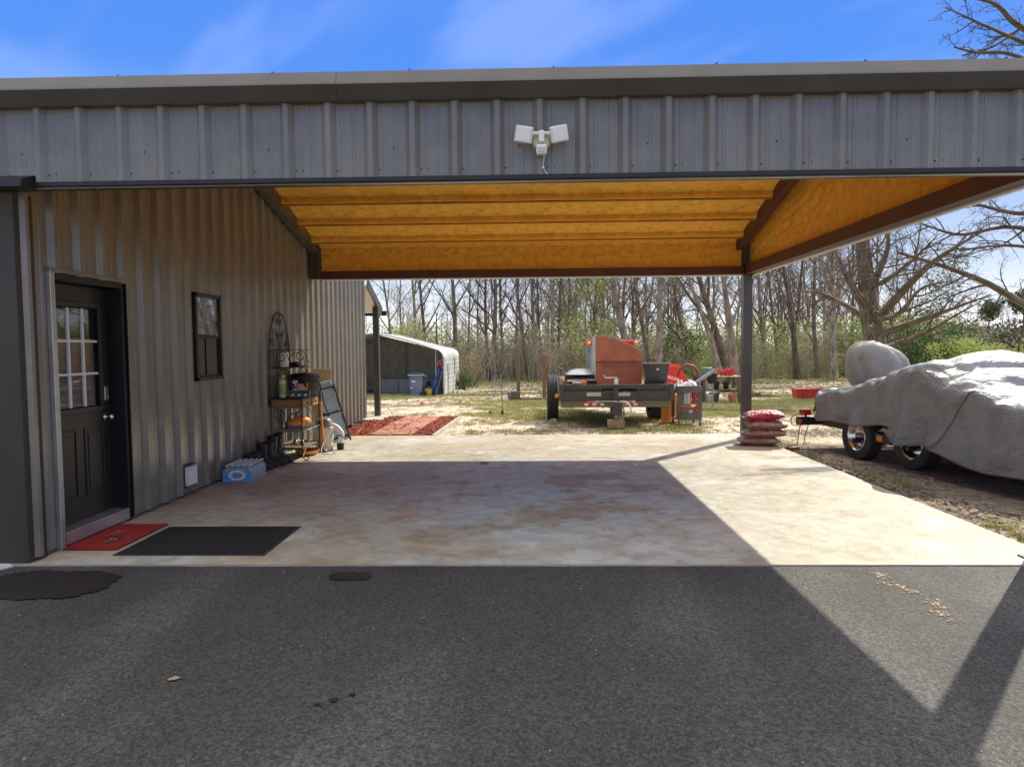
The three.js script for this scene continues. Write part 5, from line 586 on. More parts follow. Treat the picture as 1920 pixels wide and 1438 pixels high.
// plastic utility cart
{
  const X = 3.38, d = 14.7, g0 = gy(X, d), o = thing('utility_cart', 'dark grey two shelf plastic utility cart beside the trailer', 'cart', [X, g0, d]), pl = mat([0.13, 0.125, 0.118], 0.6, { map: dusty });
  M('top_tray', mg([bx(-0.25, 0.25, 0.72, 0.735, -0.35, 0.3), bx(-0.26, 0.26, 0.72, 0.86, 0.29, 0.31), bx(-0.26, 0.26, 0.72, 0.86, -0.36, -0.34), bx(-0.26, -0.245, 0.72, 0.86, -0.34, 0.29), bx(0.245, 0.26, 0.72, 0.86, -0.34, 0.29)]), pl, o); M('bottom_tray', mg([bx(-0.25, 0.25, 0.14, 0.155, -0.35, 0.3), bx(-0.25, 0.25, 0.14, 0.29, 0.285, 0.305)]), pl, o);
  for (const [x, z] of [[-0.225, 0.27], [0.225, 0.27], [-0.225, -0.32], [0.225, -0.32]]) { M('corner_leg', bx(x - 0.035, x + 0.035, 0.156, 0.72, z - 0.025, z + 0.025, 0.01), pl, o); const c = part('caster', o); M('fork', bx(x - 0.02, x + 0.02, 0.05, 0.14, z - 0.02, z + 0.02), m.steel, c); M('wheel', tr(new THREE.TorusGeometry(0.03, 0.018, 8, 14).rotateY(Math.PI / 2), x, 0.048, z), m.rubber, c); }
  let q = thing('cardboard_box', 'brown cardboard box on the lower cart shelf', 'box', [X, g0 + 0.156, d]); M('carton', bx(-0.17, 0.19, 0, 0.27, -0.2, 0.24, 0.005), mat([0.32, 0.17, 0.09], 0.9), q); M('flap', tr(bx(-0.17, 0.19, 0, 0.006, -0.08, 0.08, 0), 0.0, 0.275, 0.2, 0, 0.25), mat([0.4, 0.22, 0.12], 0.9), q); M('label', bx(0.0, 0.07, 0.12, 0.18, 0.2405, 0.242, 0), m.white, q);
  q = thing('stove_pipe', 'shiny silver duct section standing in the cart', 'duct', [X - 0.04, g0 + 0.44, d - 0.02]); M('pipe', lathe([[0.1, 0], [0.105, 0.004], [0.105, 0.25], [0.098, 0.27], [0.09, 0.27], [0.09, 0.0]], 22), m.alu, q); M('seam', bx(-0.004, 0.004, 0.01, 0.26, 0.104, 0.109), m.steel, q); 
  q = thing('level', 'red spirit level standing at the right of the cart', 'level', [X + 0.16, g0 + 0.295, d - 0.24], 0); M('bar', bx(-0.025, 0.025, 0, 0.42, -0.015, 0.015, 0.004), mat([0.7, 0.08, 0.03], 0.4), q); for (const y of [0.08, 0.21, 0.34]) M('vial', bx(-0.012, 0.012, y, y + 0.04, 0.0155, 0.018), m.black, q);
  const bagm = new THREE.MeshPhysicalMaterial({ color: C(0.78, 0.75, 0.71), roughness: 0.45, bumpMap: cl(lumps, 1), bumpScale: 0.02 }); [['crumpled white plastic bag on the left of the cart top', -0.2, 0.13, 3], ['big crumpled white plastic bag heaped on the cart top', 0.04, 0.2, 7]].forEach(([lb, x, h, s]) => { const b = thing('plastic_bag', lb, 'plastic bag', [X + x, g0 + 0.736, d + 0.0]); M('bag', grid(30, 18, (u, v) => { const a = u * Math.PI * 2, e = v * Math.PI, n = 0.75 + 0.5 * fbm(Math.cos(a) * 2 + s, Math.sin(a) * 2 + v * 3, 3, 0, s); return [h * 0.85 * Math.sin(e) * Math.cos(a) * n, h * 0.55 * (1 - Math.cos(e)) * n, h * 0.8 * Math.sin(e) * Math.sin(a) * n]; }), bagm, b); M('knot', tr(new THREE.SphereGeometry(0.03, 8, 6), 0, h * 1.1, 0), bagm, b); });
  for (const [x, lb, c] of [[-0.13, 'white aerosol can at the back of the cart top', [0.75, 0.74, 0.7]], [-0.06, 'white and green aerosol can at the back of the cart top', [0.55, 0.66, 0.5]]]) { const b = thing('aerosol_can', lb, 'aerosol can', [X + x, g0 + 0.736, d + 0.25]); M('can', lathe([[0, 0], [0.03, 0], [0.032, 0.17], [0.022, 0.19], [0, 0.19]], 14), mat(c, 0.4), b); M('cap', lathe([[0.024, 0.185], [0.024, 0.23], [0, 0.232]], 12), m.whitePl, b); }
  // orange barricade panel behind the cart
  q = thing('safety_barricade', 'orange slatted barricade leaning between trailer and cart', 'barricade', [3.1, gy(3.1, 15.1), 15.1], 0.75); const om = mat([0.72, 0.26, 0.03], 0.5); for (let k = 0; k < 6; k++) M('slat', bx(-0.3 + k * 0.105, -0.22 + k * 0.105, 0.04, 0.62, -0.015, 0.015, 0.006), om, q); M('top_rail', bx(-0.32, 0.34, 0.58, 0.64, -0.025, 0.025), om, q); M('base_rail', bx(-0.34, 0.38, 0.0, 0.06, -0.06, 0.06), om, q);
}
// potting bench with pots and cans
{
  const X = 6.15, d = 22.2, g0 = gy(X, d), o = thing('potting_bench', 'weathered potting bench under the leaning trees', 'bench', [X, g0, d]);
  for (let k = 0; k < 4; k++) M('top_board', bx(-0.62, 0.62, 0.84, 0.88, -0.36 + k * 0.18, -0.20 + k * 0.18, 0.006), m.woodPale, o); for (const [x, z] of [[-0.56, 0.3], [0.56, 0.3], [-0.56, -0.3], [0.56, -0.3]]) M('leg', bx(x - 0.045, x + 0.045, 0, 0.84, z - 0.045, z + 0.045), m.woodGrey, o); M('shelf', bx(-0.56, 0.56, 0.42, 0.45, -0.3, 0.3), m.woodGrey, o);
  const potm = [mat([0.05, 0.11, 0.06], 0.5), mat([0.5, 0.2, 0.1], 0.7), mat([0.02, 0.02, 0.02], 0.5), mat([0.6, 0.58, 0.52], 0.6)];
  const pot = (lb, x, y, z, h, mt, plant) => { const q = thing('plant_pot', lb, 'pot', [X + x, g0 + y, d - z]); M('pot', lathe([[0, 0], [h * 0.36, 0], [h * 0.46, h * 0.86], [h * 0.5, h * 0.86], [h * 0.5, h], [h * 0.43, h], [h * 0.4, h * 0.8], [0, h * 0.8]], 16), mt, q); if (plant) { const r = rngOf(Math.round(x * 100 + 300)), l = []; for (let k = 0; k < 40; k++) { const a = r() * 6.28, e = 0.3 + r(), L = plant * (0.5 + 0.6 * r()); l.push(rod([0, h * 0.85, 0], [Math.cos(a) * L * Math.cos(e), h * 0.85 + L * Math.sin(e), Math.sin(a) * L * Math.cos(e)], 0.012, 3, 0.002).scale(1, 1, 1)); } M('leaves', mg(l), m.leafY, q); } else M('soil', lathe([[0, h * 0.81], [h * 0.4, h * 0.81]], 12), m.blackMatte, q); };
  pot('terracotta bowl on the bench between green tub and red cans', -0.12, 0.88, 0, 0.24, potm[1]); pot('white pot at the left end of the bench shelf', -0.4, 0.45, 0.1, 0.2, potm[3]); pot('black nursery pot on the bench shelf', -0.12, 0.45, 0.1, 0.24, potm[2], 0.16); pot('leafy pot on the bench shelf right side', 0.2, 0.45, 0.1, 0.22, potm[2], 0.24); pot('green pot on the ground under the bench', -0.2, 0.0, 0.2, 0.34, potm[0]); pot('terracotta pot tipped with bright leaves under the bench right', 0.32, 0, 0.42, 0.3, potm[1], 0.2); pot('olive green planter with pale leaves at the bench right end', 0.72, 0, 0.3, 0.34, mat([0.17, 0.24, 0.09], 0.5), 0.4); pot('cream jar under the bench left side', -0.42, 0, 0.25, 0.3, potm[3]);
  let q = thing('green_tub', 'pale green plastic tub on the left of the bench top', 'tub', [X - 0.42, g0 + 0.88, d]); M('tub', lathe([[0, 0], [0.15, 0], [0.17, 0.24], [0.185, 0.25], [0.18, 0.27], [0, 0.27]], 18), mat([0.16, 0.27, 0.2], 0.45), q); M('handle', tube([[-0.17, 0.2, 0.05], [0, 0.12, 0.19], [0.17, 0.2, 0.05]], 0.008, 5), m.steel, q);
  [['shortest red fuel can on the bench', 0.1, 0.2], ['middle red fuel can on the bench', 0.25, 0.25], ['tallest red fuel can on the bench', 0.4, 0.29]].forEach(([lb, x, h]) => { const b = thing('fuel_can', lb, 'fuel can', [X + x, g0 + 0.88, d]); const rm = mat([0.6, 0.03, 0.025], 0.4); M('can', bx(-0.07, 0.07, 0, h * 0.85, -0.1, 0.1, 0.025), rm, b); M('handle', tube([[0, h * 0.83, -0.07], [0, h, -0.04], [0, h, 0.03], [0, h * 0.83, 0.06]], 0.013, 6), rm, b); M('spout', rod([0, h * 0.83, 0.08], [0, h * 0.97, 0.1], 0.016, 8), m.black, b); });
  q = thing('bench_cabinet', 'black upright cabinet frame at the left end of the bench', 'cabinet', [X - 0.78, g0 - 0.01, d - 0.4]); M('case', bx(-0.12, 0.12, 0, 0.92, -0.15, 0.15, 0.01), m.black, q); M('door', bx(-0.1, 0.1, 0.05, 0.86, 0.152, 0.16), m.blackMatte, q);
  // red planter box further right, poles on the ground, scrap piles
  q = thing('red_planter', 'long red plastic planter box on the grass left of the covered boat', 'planter', [9.85, gy(9.85, 24.1), 24.1]); const rp = mat([0.55, 0.035, 0.025], 0.4, { map: dusty }); M('box', extrude([[-0.46, 0], [0.46, 0], [0.5, 0.36], [-0.5, 0.36]], 0.45, 0.01).translate(0, 0, -0.3), rp, q); M('rim', bx(-0.53, 0.53, 0.36, 0.4, -0.33, 0.19), rp, q); for (const x of [-0.3, 0.05, 0.35]) M('rib', bx(x, x + 0.03, 0.03, 0.34, 0.17, 0.19), rp, q);
  tag(M('steel_pole', mg([rod([4.4, gy(4.4, 19) + 0.03, -19.0], [7.2, gy(7, 18.4) + 0.03, -18.5], 0.025, 8), rod([4.39, gy(4.4, 19) + 0.03, -19.0], [4.3, gy(4.4, 19) + 0.03, -19.02], 0.035, 8)]), m.blackMatte), 'long dark pole lying in the grass in front of the bench', 'pole');
  for (const [x, dd, lb] of [[8.1, 25.4, 'small pile of dark sticks in the grass right of the far post'], [8.6, 29.5, 'low brush pile by the wood edge behind the red planter']]) { const b = thing('brush_pile', lb, 'brush pile', [x, gy(x, dd), dd]); const r = rngOf(Math.round(x * 10)), l = []; for (let k = 0; k < 46; k++) { const a = r() * 6.28, L = 0.3 + 0.6 * r(), cx = (r() - .5) * 1.1, cz = (r() - .5) * 0.6, y = 0.02 + 0.22 * r() * r(); l.push(rod([cx, y, cz], [cx + L * Math.cos(a), Math.max(0.02, y + 0.16 * (r() - .5)), cz + L * Math.sin(a)], 0.012 + 0.014 * r(), 5, 0.006)); } M('sticks', mg(l), m.barkC, b); M('log', rod([-0.5, 0.07, 0.1], [0.5, 0.07, 0.0], 0.06, 8), m.barkB, b); }
}
// yard odds: pot, posts, stakes
{
  const at = (x, d) => [x, gy(x, d), d]; let o = thing('planter_pot', 'round grey planter pot beside the wire fence post', 'pot', at(-0.64, 24.4)); M('pot', lathe([[0, 0], [0.13, 0], [0.2, 0.16], [0.22, 0.33], [0.235, 0.34], [0.21, 0.34], [0.19, 0.28], [0, 0.28]], 22), mat([0.13, 0.13, 0.135], 0.55), o); M('foot', lathe([[0.13, 0.002], [0.15, 0.002], [0.14, 0.04]], 20), m.blackMatte, o);
  for (const [x, d, h, lb, mt] of [[-0.44, 24.6, 1.6, 'dark wooden fence post beside the grey planter pot', m.woodGrey], [0.5, 24.6, 1.62, 'reddish wooden fence post left of the tall trailer tyre', mat([0.28, 0.13, 0.07], 0.9, { map: dusty })]]) { o = thing('fence_post', lb, 'post', at(x, d)); M('post', bx(-0.065, 0.065, 0, h, -0.065, 0.065, 0.01), mt, o); M('cap', bx(-0.055, 0.055, h, h + 0.02, -0.055, 0.055, 0.008), mt, o); }
  tag(M('border_log', rod([-0.4, gy(0, 24.3) + 0.05, -24.3], [1.0, gy(1, 24.3) + 0.05, -24.3], 0.055, 8), m.barkC), 'dark log laid on the ground between the two fence posts', 'log');
  const wires = []; for (let k = 0; k < 9; k++) wires.push(rod([-1.35, gy(-1, 23.8) + 0.06 + k * 0.09, -23.8], [-0.72, gy(-1, 23.8) + 0.06 + k * 0.09, -24.1], 0.0035, 4)); for (let k = 0; k < 7; k++) wires.push(rod([-1.35 + k * 0.105, gy(-1, 23.8), -23.8 - k * 0.05], [-1.35 + k * 0.105, gy(-1, 23.8) + 0.8, -23.8 - k * 0.05], 0.0035, 4)); o = thing('wire_cage', 'thin wire mesh plant cage left of the grey planter pot', 'wire cage'); M('mesh', mg(wires), m.alu, o).userData.kind = 'stuff'; M('stake', rod([-1.36, gy(-1, 23.8), -23.8], [-1.36, gy(-1, 23.8) + 0.9, -23.8], 0.01, 5), m.steel, o);
  o = thing('marker_stake', 'thin rusty steel rod standing in the grass strip', 'stake', at(-0.75, 17.8)); M('rod', rod([0, 0, 0], [-0.01, 0.92, 0], 0.011, 6), m.woodGrey, o); M('sleeve', rod([0, 0, 0], [0, 0.13, 0], 0.035, 8), m.black, o);
  o = thing('garden_stump', 'short black stub beside the steel rod', 'stub', at(-1.08, 17.9)); M('stub', lathe([[0, 0], [0.04, 0], [0.036, 0.11], [0, 0.115]], 10), m.black, o); M('plate', bx(-0.13, 0.03, 0, 0.02, -0.04, 0.04), m.black, o);
  o = thing('marker_flag', 'small orange marker flag in the bare dirt before the shed', 'flag', at(-3.45, 21)); M('flag', bx(0, 0.1, 0.06, 0.16, -0.002, 0.002, 0), mat([0.85, 0.12, 0.02], 0.6), o); M('wire', rod([0, 0, 0], [0, 0.17, 0], 0.005, 5), m.steel, o);
}
// ---------------------------------------------------------------- covered boat on its trailer
{
  const A = V(5.66, 0, -11.3), ax = V(0.14, 0, 0.99).normalize(), sd = V(-ax.z, 0, ax.x).negate().multiplyScalar(-1);   // sd points left, towards the slab
  const left = V(-ax.z, 0, ax.x); const Pt = (u, w, y) => [A.x + ax.x * u + left.x * w, y, A.z + ax.z * u + left.z * w]; void sd;
  //            u     hw    hem   gun   shoulder centre farGun
  const st = [[-0.02, 0.95, 0.50, 0.78, 0.80, 0.82, 0.78], [0.12, 1.04, 0.44, 0.86, 0.90, 0.92, 0.86], [0.8, 1.08, 0.45, 0.95, 1.02, 1.12, 1.0], [1.5, 1.08, 0.50, 1.10, 1.20, 1.32, 1.2], [2.08, 1.11, 0.52, 1.22, 1.35, 1.46, 1.37], [2.16, 1.12, 0.40, 1.28, 1.40, 1.50, 1.42], [2.65, 1.2, 0.40, 1.40, 1.47, 1.52, 1.46], [3.2, 1.2, 0.28, 1.16, 1.26, 1.34, 1.38], [3.8, 1.18, 0.24, 1.03, 1.07, 1.13, 1.30], [4.5, 1.10, 0.20, 0.97, 0.98, 1.05, 1.24], [5.5, 0.95, 0.25, 0.95, 0.98, 1.05, 1.15], [6.3, 0.55, 0.4, 0.93, 0.97, 1.0, 1.0], [6.7, 0.12, 0.55, 0.9, 0.92, 0.93, 0.9]];
  const S = u => { let k = 0; while (k < st.length - 2 && u > st[k + 1][0]) k++; const a = st[k], b = st[k + 1]; let t = clamp((u - a[0]) / (b[0] - a[0])); t = lerp(t, t * t * (3 - 2 * t), 0.5); return a.map((v, i) => lerp(v, b[i], t)); };
  const cover = thing('boat_cover', 'draped silver grey tarpaulin over a boat on its trailer', 'tarpaulin'); m.tarp = new THREE.MeshPhysicalMaterial({ color: C(0.265, 0.27, 0.285), roughness: 0.48, map: tex(512, 512, (u, v) => { const n = 0.82 + 0.22 * fbm(u * 6, v * 6, 5, 6, 44), w = sst(0.5, 0.7, fbm(u * 4 + 2, v * 4, 4, 4, 9)); return [n, n * lerp(1, 0.965, w), n * lerp(1, 0.90, w)]; }), bumpMap: tex(512, 512, (u, v) => { const a = fbm(u * 3 + 2 * v, v * 11, 4, 0, 4), b = fbm(u * 10 - 4 * v, v * 4 + 3, 4, 0, 14), q = fbm(u * 3, v * 3, 3, 3, 24); const n = Math.pow(1 - Math.abs(2 * a - 1), 3) * q + 0.7 * Math.pow(1 - Math.abs(2 * b - 1), 4) * (1 - q) + 0.06 * fbm(u * 40, v * 40, 2, 40, 2); return [n, n, n]; }, false), bumpScale: 0.016 });
  const prof = (u, v) => {       // v: 0 left hem .. 1 right hem
    const q = S(u); let w, y; const seg = v * 6; 
    const pts = [[1.06, q[2]], [1.04, lerp(q[2], q[3], 0.5)], [1.0, q[3]], [0.55, q[4]], [0, q[5]], [-0.55, lerp(q[5], q[6], 0.6)], [-1.0, q[6]], [-1.05, lerp(q[2], q[6], 0.5)], [-1.08, q[2]]]; const t = v * (pts.length - 1), k = Math.min(pts.length - 2, Math.floor(t)), f = t - k, g = (i) => pts[Math.min(pts.length - 1, Math.max(0, i))];
    const cr = (a, b, c, d2, x) => 0.5 * (2 * b + (c - a) * x + (2 * a - 5 * b + 4 * c - d2) * x * x + (3 * b - a - 3 * c + d2) * x * x * x); w = cr(g(k - 1)[0], g(k)[0], g(k + 1)[0], g(k + 2)[0], f) * q[1]; y = cr(g(k - 1)[1], g(k)[1], g(k + 1)[1], g(k + 2)[1], f);
    const side = v < 0.27 ? 1 - v / 0.27 : v > 0.75 ? (v - 0.75) / 0.25 : 0, top = 1 - side; void seg;
    // folds: vertical flutes on the skirts, a deep pleat below the peak, soft sags on top
    const pleat = Math.exp(-(((u - 2.62 + 0.55 * side * side * 0.4) / 0.13) ** 2)) - 0.7 * Math.exp(-(((u - 2.84 + 0.1 * side) / 0.1) ** 2)); 
    w += Math.sign(w) * side * (0.035 * Math.sin(u * 9 + 3 * fbm(u * 2, v * 3, 2, 0, 4)) * (u < 2.4 ? 1 : 0.35) + 0.14 * pleat * Math.sqrt(side) + 0.11 * (fbm(u * 1.1, v * 2.4, 2, 0, 8) - 0.5));
    const crs = Math.abs(2 * fbm(u * 1.5 + 2 * v, v * 6 - u, 3, 0, 29) - 1); y += top * (0.05 * (fbm(u * 2.2, v * 7, 2, 0, 13) - 0.5) * 2 - 0.05 * sst(0.25, 0.0, crs) - 0.06 * Math.abs(Math.sin(u * 2.1 + v * 9)) * (u > 3 ? 1 : 0.3)) + 0.008 * (fbm(u * 6, v * 18, 3, 0, 17) - 0.5);
    if (side > 0) y += -0.05 * side * (0.5 + 0.5 * Math.sin(u * 5.3 + 1));
    return Pt(u, w, y);
  };
  M('sheet', grid(150, 260, (a, b) => { const p = prof(-0.02 + 6.7 * b, a); return [...p, a * 4, b * 6.7]; }), m.tarp, cover);
  M('flap', grid(40, 40, (a, b) => { const v = 0.002 + 0.262 * b, u0 = lerp(1.98, 2.6, Math.pow(b, 0.8)), u = u0 + 0.9 * a, p = prof(u, v), k = 0.05 * (1 - a) * (1 - 0.6 * b) + 0.012 + 0.05 * Math.exp(-((a / 0.12) ** 2)) * (1 - b); return [p[0] + left.x * k * -0 + (-0.99) * k, p[1] - 0.07 * (1 - b) * (1 - a), p[2] + 0.14 * k, a * 1.2, b * 1.2]; }), m.tarp, cover);
  M('stern_drop', grid(60, 16, (a, b) => { const p = prof(-0.02, a), q = S(0)[2]; const y = lerp(p[1], Math.min(p[1], q + 0.02), b); return [p[0] - ax.x * (0.03 + 0.04 * b) + 0.03 * Math.sin(a * 40) * b, y, p[2] - ax.z * (0.03 + 0.04 * b), a * 2, b]; }), m.tarp, cover);
  M('hem', mg([tube(Array.from({ length: 90 }, (_, k) => V(...prof(-0.02 + 6.7 * k / 89, 0.001))), 0.011, 6, 180)]), mat([0.16, 0.12, 0.1], 0.7), cover);
  M('hull', grid(20, 40, (a, b) => { const u = 0.1 + 6.4 * b, q = S(u), t = (a - 0.5) * 2; return Pt(u, q[1] * 0.88 * t, 0.34 + (q[3] - 0.45) * Math.pow(Math.abs(t), 2.4)); }), mat([0.35, 0.05, 0.05], 0.3), cover);
  // motor under its own cover
  const mc = thing('motor_cover', 'rounded grey fabric cover over the motor at the boat stern', 'motor cover', [5.86, 0.78, 11.62]); const mm = m.tarp.clone(); mm.color = C(0.30, 0.28, 0.265); mm.roughness = 0.7; mm.bumpScale = 0.006;
  M('hood', grid(64, 40, (u, v) => { const a = u * Math.PI * 2, e = v * Math.PI * 0.94, c = Math.cos(a), s = Math.sin(a), fold = 0.13 * Math.pow(1 - Math.abs(Math.sin(a * 2 + 1.6 * v + 0.5)), 2.5) * Math.sin(v * Math.PI), n = 1 + 0.26 * (fbm(c * 1.4 + 4, s * 1.4 + v * 2, 4, 0, 6) - 0.5) - fold; const R = Math.pow(Math.sin(e * 0.98 + 0.02), 0.6); let y = 0.44 + 0.43 * Math.sign(Math.cos(e)) * Math.pow(Math.abs(Math.cos(e)), 0.85) * n; y -= 0.16 * Math.max(0, c * R) * (1 - v) ; return [0.53 * R * c * n - 0.10 * (1 - v) + 0.08, y, 0.38 * R * s * n, u * 2, v]; }), mm, mc); M('drawstring', tr(new THREE.TorusGeometry(0.2, 0.01, 6, 30), 0.1, 0.06, 0, 0, Math.PI / 2), m.blackMatte, mc); M('leg', bx(-0.02, 0.22, -0.75, 0.1, -0.15, 0.15, 0.05), m.blackMatte, mc);
  // trailer
  const T = thing('boat_trailer', 'black boat trailer with chrome wheels under the tarpaulin', 'boat trailer'), bk = mat([0.03, 0.03, 0.03], 0.5, { map: dusty }), ry = Math.atan2(ax.x, ax.z);
  const B = (u0, u1, w, y, ww, h) => beam(Pt(u0, w, y), Pt(u1, w, y), ww, h); for (const s of [1, -1]) { M('side_rail', B(-0.1, 6.2, s * 0.86, 0.36, 0.07, 0.13), bk, T); M('fender', tr(grid(20, 4, (u, v) => { const a = Math.PI * (0.02 + 0.96 * u); return [lerp(-0.1, 0.1, v), 0.375 * Math.sin(a), 0.39 * Math.cos(a)]; }), ...Pt(1.15, s * 0.9, 0.17), ry), bk, T); }
  M('rear_crossbar', beam(Pt(-0.12, 1.25, 0.36), Pt(-0.12, -1.25, 0.36), 0.1, 0.13), bk, T); for (const s of [1, -1]) { const l = part('tail_light', T); M('lens', tr(bx(-0.09, 0.09, -0.05, 0.05, -0.03, 0.03, 0.008), ...Pt(-0.15, s * 1.1, 0.5), ry), mat([0.45, 0.02, 0.02], 0.25), l); M('bracket', rod(Pt(-0.13, s * 1.1, 0.38), Pt(-0.13, s * 1.1, 0.46), 0.02, 6), bk, l); }
  M('step_beam', beam(Pt(1.55, 1.0, 0.30), Pt(2.1, 1.0, 0.30), 0.06, 0.13), bk, T); const mk = part('side_marker', T); M('lens', tr(bx(-0.01, 0.01, -0.04, 0.04, -0.06, 0.06, 0.005), ...Pt(1.66, 1.038, 0.30), ry), mat([0.85, 0.28, 0.02], 0.25), mk); M('reflector', tr(bx(-0.01, 0.01, -0.035, 0.035, -0.035, 0.035, 0.004), ...Pt(0.0, 1.27, 0.36), ry), mat([0.5, 0.02, 0.02], 0.3), mk);
  for (const [u, gyv] of [[1.15, -0.11], [2.3, -0.03]]) for (const s of [1, -1]) { const p = Pt(u, s * 0.96, 0); wheelParts(T, 0.35, 0.21, m.chrome, p[0], gy(p[0], -p[2]) + 0.343, p[2], ry + (s > 0 ? 0 : Math.PI), 5); } M('axle', mg([rod(Pt(1.15, 1.1, 0.2), Pt(1.15, -1.1, 0.2), 0.035, 8), rod(Pt(2.3, 1.1, 0.25), Pt(2.3, -1.1, 0.25), 0.035, 8)]), bk, T); M('tongue', beam(Pt(6.0, 0, 0.36), Pt(7.6, 0, 0.4), 0.1, 0.12), bk, T);
  M('support_strap', mg([tube([Pt(-0.1, 1.2, 0.36), Pt(-0.14, 1.22, 0.1), Pt(-0.16, 1.22, -0.05)].map(p => V(...p)), 0.008, 5), tube([Pt(-0.1, 1.05, 0.36), Pt(-0.14, 1.1, 0.1), Pt(-0.18, 1.1, -0.05)].map(p => V(...p)), 0.008, 5), tube([Pt(0.0, 1.2, 0.5), Pt(-0.2, 1.3, 0.42), Pt(-0.22, 1.3, 0.3), Pt(-0.1, 1.25, 0.28)].map(p => V(...p)), 0.009, 5)]), m.woodGrey, T);
}
// ---------------------------------------------------------------- trees, brush, grass
function seen(px, py, d) {                       // point at depth d on the line of sight through a place in the photograph
  let u = px - 960, v = py - 719; const cr = Math.cos(0.0089), sr = Math.sin(0.0089); [u, v] = [cr * u - sr * v, sr * u + cr * v];
  let x = u / 1269, y = -v / 1269, z = 1; const cp = Math.cos(0.0531), sp = Math.sin(0.0531); [y, z] = [cp * y - sp * z, sp * y + cp * z];
  const cy = Math.cos(0.0274), sy = Math.sin(0.0274); [x, z] = [cy * x - sy * z, sy * x + cy * z]; const t = d / z; return V(x * t, 1.611 + y * t, -d);
}
class Wood {
  constructor(seed) { this.r = rngOf(seed); this.p = []; this.n = []; this.i = []; this.u = []; this.tips = []; }
  tube(pts, rad, sides) {
    const b = this.p.length / 3, a = V(), q = V(), t = V(); let ref = V(0.31, 0.2, 0.93), len = 0;
    for (let k = 0; k < pts.length; k++) {
      if (k) len += pts[k].distanceTo(pts[k - 1]);
      t.subVectors(pts[Math.min(k + 1, pts.length - 1)], pts[Math.max(k - 1, 0)]).normalize(); a.crossVectors(t, ref); if (a.lengthSq() < 0.01) a.crossVectors(t, V(1, 0, 0)); a.normalize(); q.crossVectors(t, a);
      for (let s = 0; s < sides; s++) { const an = s / sides * Math.PI * 2, c = Math.cos(an), e = Math.sin(an), nx = a.x * c + q.x * e, ny = a.y * c + q.y * e, nz = a.z * c + q.z * e; this.p.push(pts[k].x + nx * rad[k], pts[k].y + ny * rad[k], pts[k].z + nz * rad[k]); this.n.push(nx, ny, nz); this.u.push(s / sides * Math.max(1, Math.round(rad[0] * 6)), len * 0.8); }
      if (k) for (let s = 0; s < sides; s++) { const s2 = (s + 1) % sides, o = b + (k - 1) * sides; this.i.push(o + s, o + s2, o + sides + s2, o + s, o + sides + s2, o + sides + s); }
    }
  }
  limb(start, dir, len, r0, nseg, sides, curl, lift) { const pts = [start.clone()], rad = [r0], d = dir.clone().normalize(), R = this.r; for (let k = 1; k <= nseg; k++) { d.x += curl * (R() - 0.5); d.y += curl * (R() - 0.5) + lift; d.z += curl * (R() - 0.5); d.normalize(); pts.push(pts[k - 1].clone().addScaledVector(d, len / nseg)); rad.push(r0 * (1 - 0.82 * k / nseg)); } this.tube(pts, rad, sides); return { pts, rad }; }
  grow(path, o) {                                 // side branches along a path, down to twigs
    const R = this.r, N = path.pts.length;
    for (let k = 0; k < o.n; k++) {
      const t = lerp(o.from, 0.99, Math.pow((k + R()) / o.n, 0.85)) * (N - 1), a = Math.min(N - 2, Math.floor(t)), f = t - a, s = path.pts[a].clone().lerp(path.pts[a + 1], f), tg = path.pts[a + 1].clone().sub(path.pts[a]).normalize(), pr = lerp(path.rad[a], path.rad[a + 1], f);
      const side = V(R() - 0.5, (R() - 0.5) * 0.6, R() - 0.5).normalize(); side.addScaledVector(tg, -side.dot(tg)).normalize(); const dir = tg.clone().multiplyScalar(o.fwd).addScaledVector(side, 1).add(V(0, o.up, 0)).normalize(), len = o.len * (0.5 + 0.8 * R()) * (1 - 0.45 * t / (N - 1)), r = Math.max(o.min, Math.min(pr * 0.62, len * 0.022));
      const b = this.limb(s, dir, len, r, o.seg, o.sides, o.curl, o.lift); this.tips.push(b.pts[b.pts.length - 1], b.pts[b.pts.length >> 1]); if (o.next) this.grow(b, { ...o.next, len: len * o.next.rel });
    }
  }
  geo() { const g = new THREE.BufferGeometry(); g.setAttribute('position', new THREE.Float32BufferAttribute(this.p, 3)); g.setAttribute('normal', new THREE.Float32BufferAttribute(this.n, 3)); g.setAttribute('uv', new THREE.Float32BufferAttribute(this.u, 2)); g.setIndex(this.i); return g; }
}
function leafCards(pts, n, size, spread, seed) { const r = rngOf(seed), p = []; const a = V(), b = V(), c = V(); for (let k = 0; k < n; k++) { const q = pts[Math.floor(r() * pts.length)]; c.set(q.x + spread * (r() - .5), q.y + spread * (r() - .5), q.z + spread * (r() - .5)); a.set(r() - .5, r() - .5, r() - .5).normalize().multiplyScalar(size * (0.5 + r())); b.set(r() - .5, r() - .5, r() - .5).cross(a).normalize().multiplyScalar(size * 0.45 * (0.5 + r())); const A = c.clone().sub(a), B = c.clone().add(b), D = c.clone().add(a), E = c.clone().sub(b); for (const w of [A, B, D, A, D, E]) p.push(w.x, w.y, w.z); } const g = new THREE.BufferGeometry(); g.setAttribute('position', new THREE.Float32BufferAttribute(p, 3)); g.computeVertexNormals(); return g; }
const barks = [m.barkA, m.barkB, m.barkC, m.barkD];
const TW = { n: 5, from: 0.2, fwd: 0.7, up: 0.1, rel: 0.5, seg: 3, sides: 3, curl: 0.5, lift: 0.05, min: 0.011 };
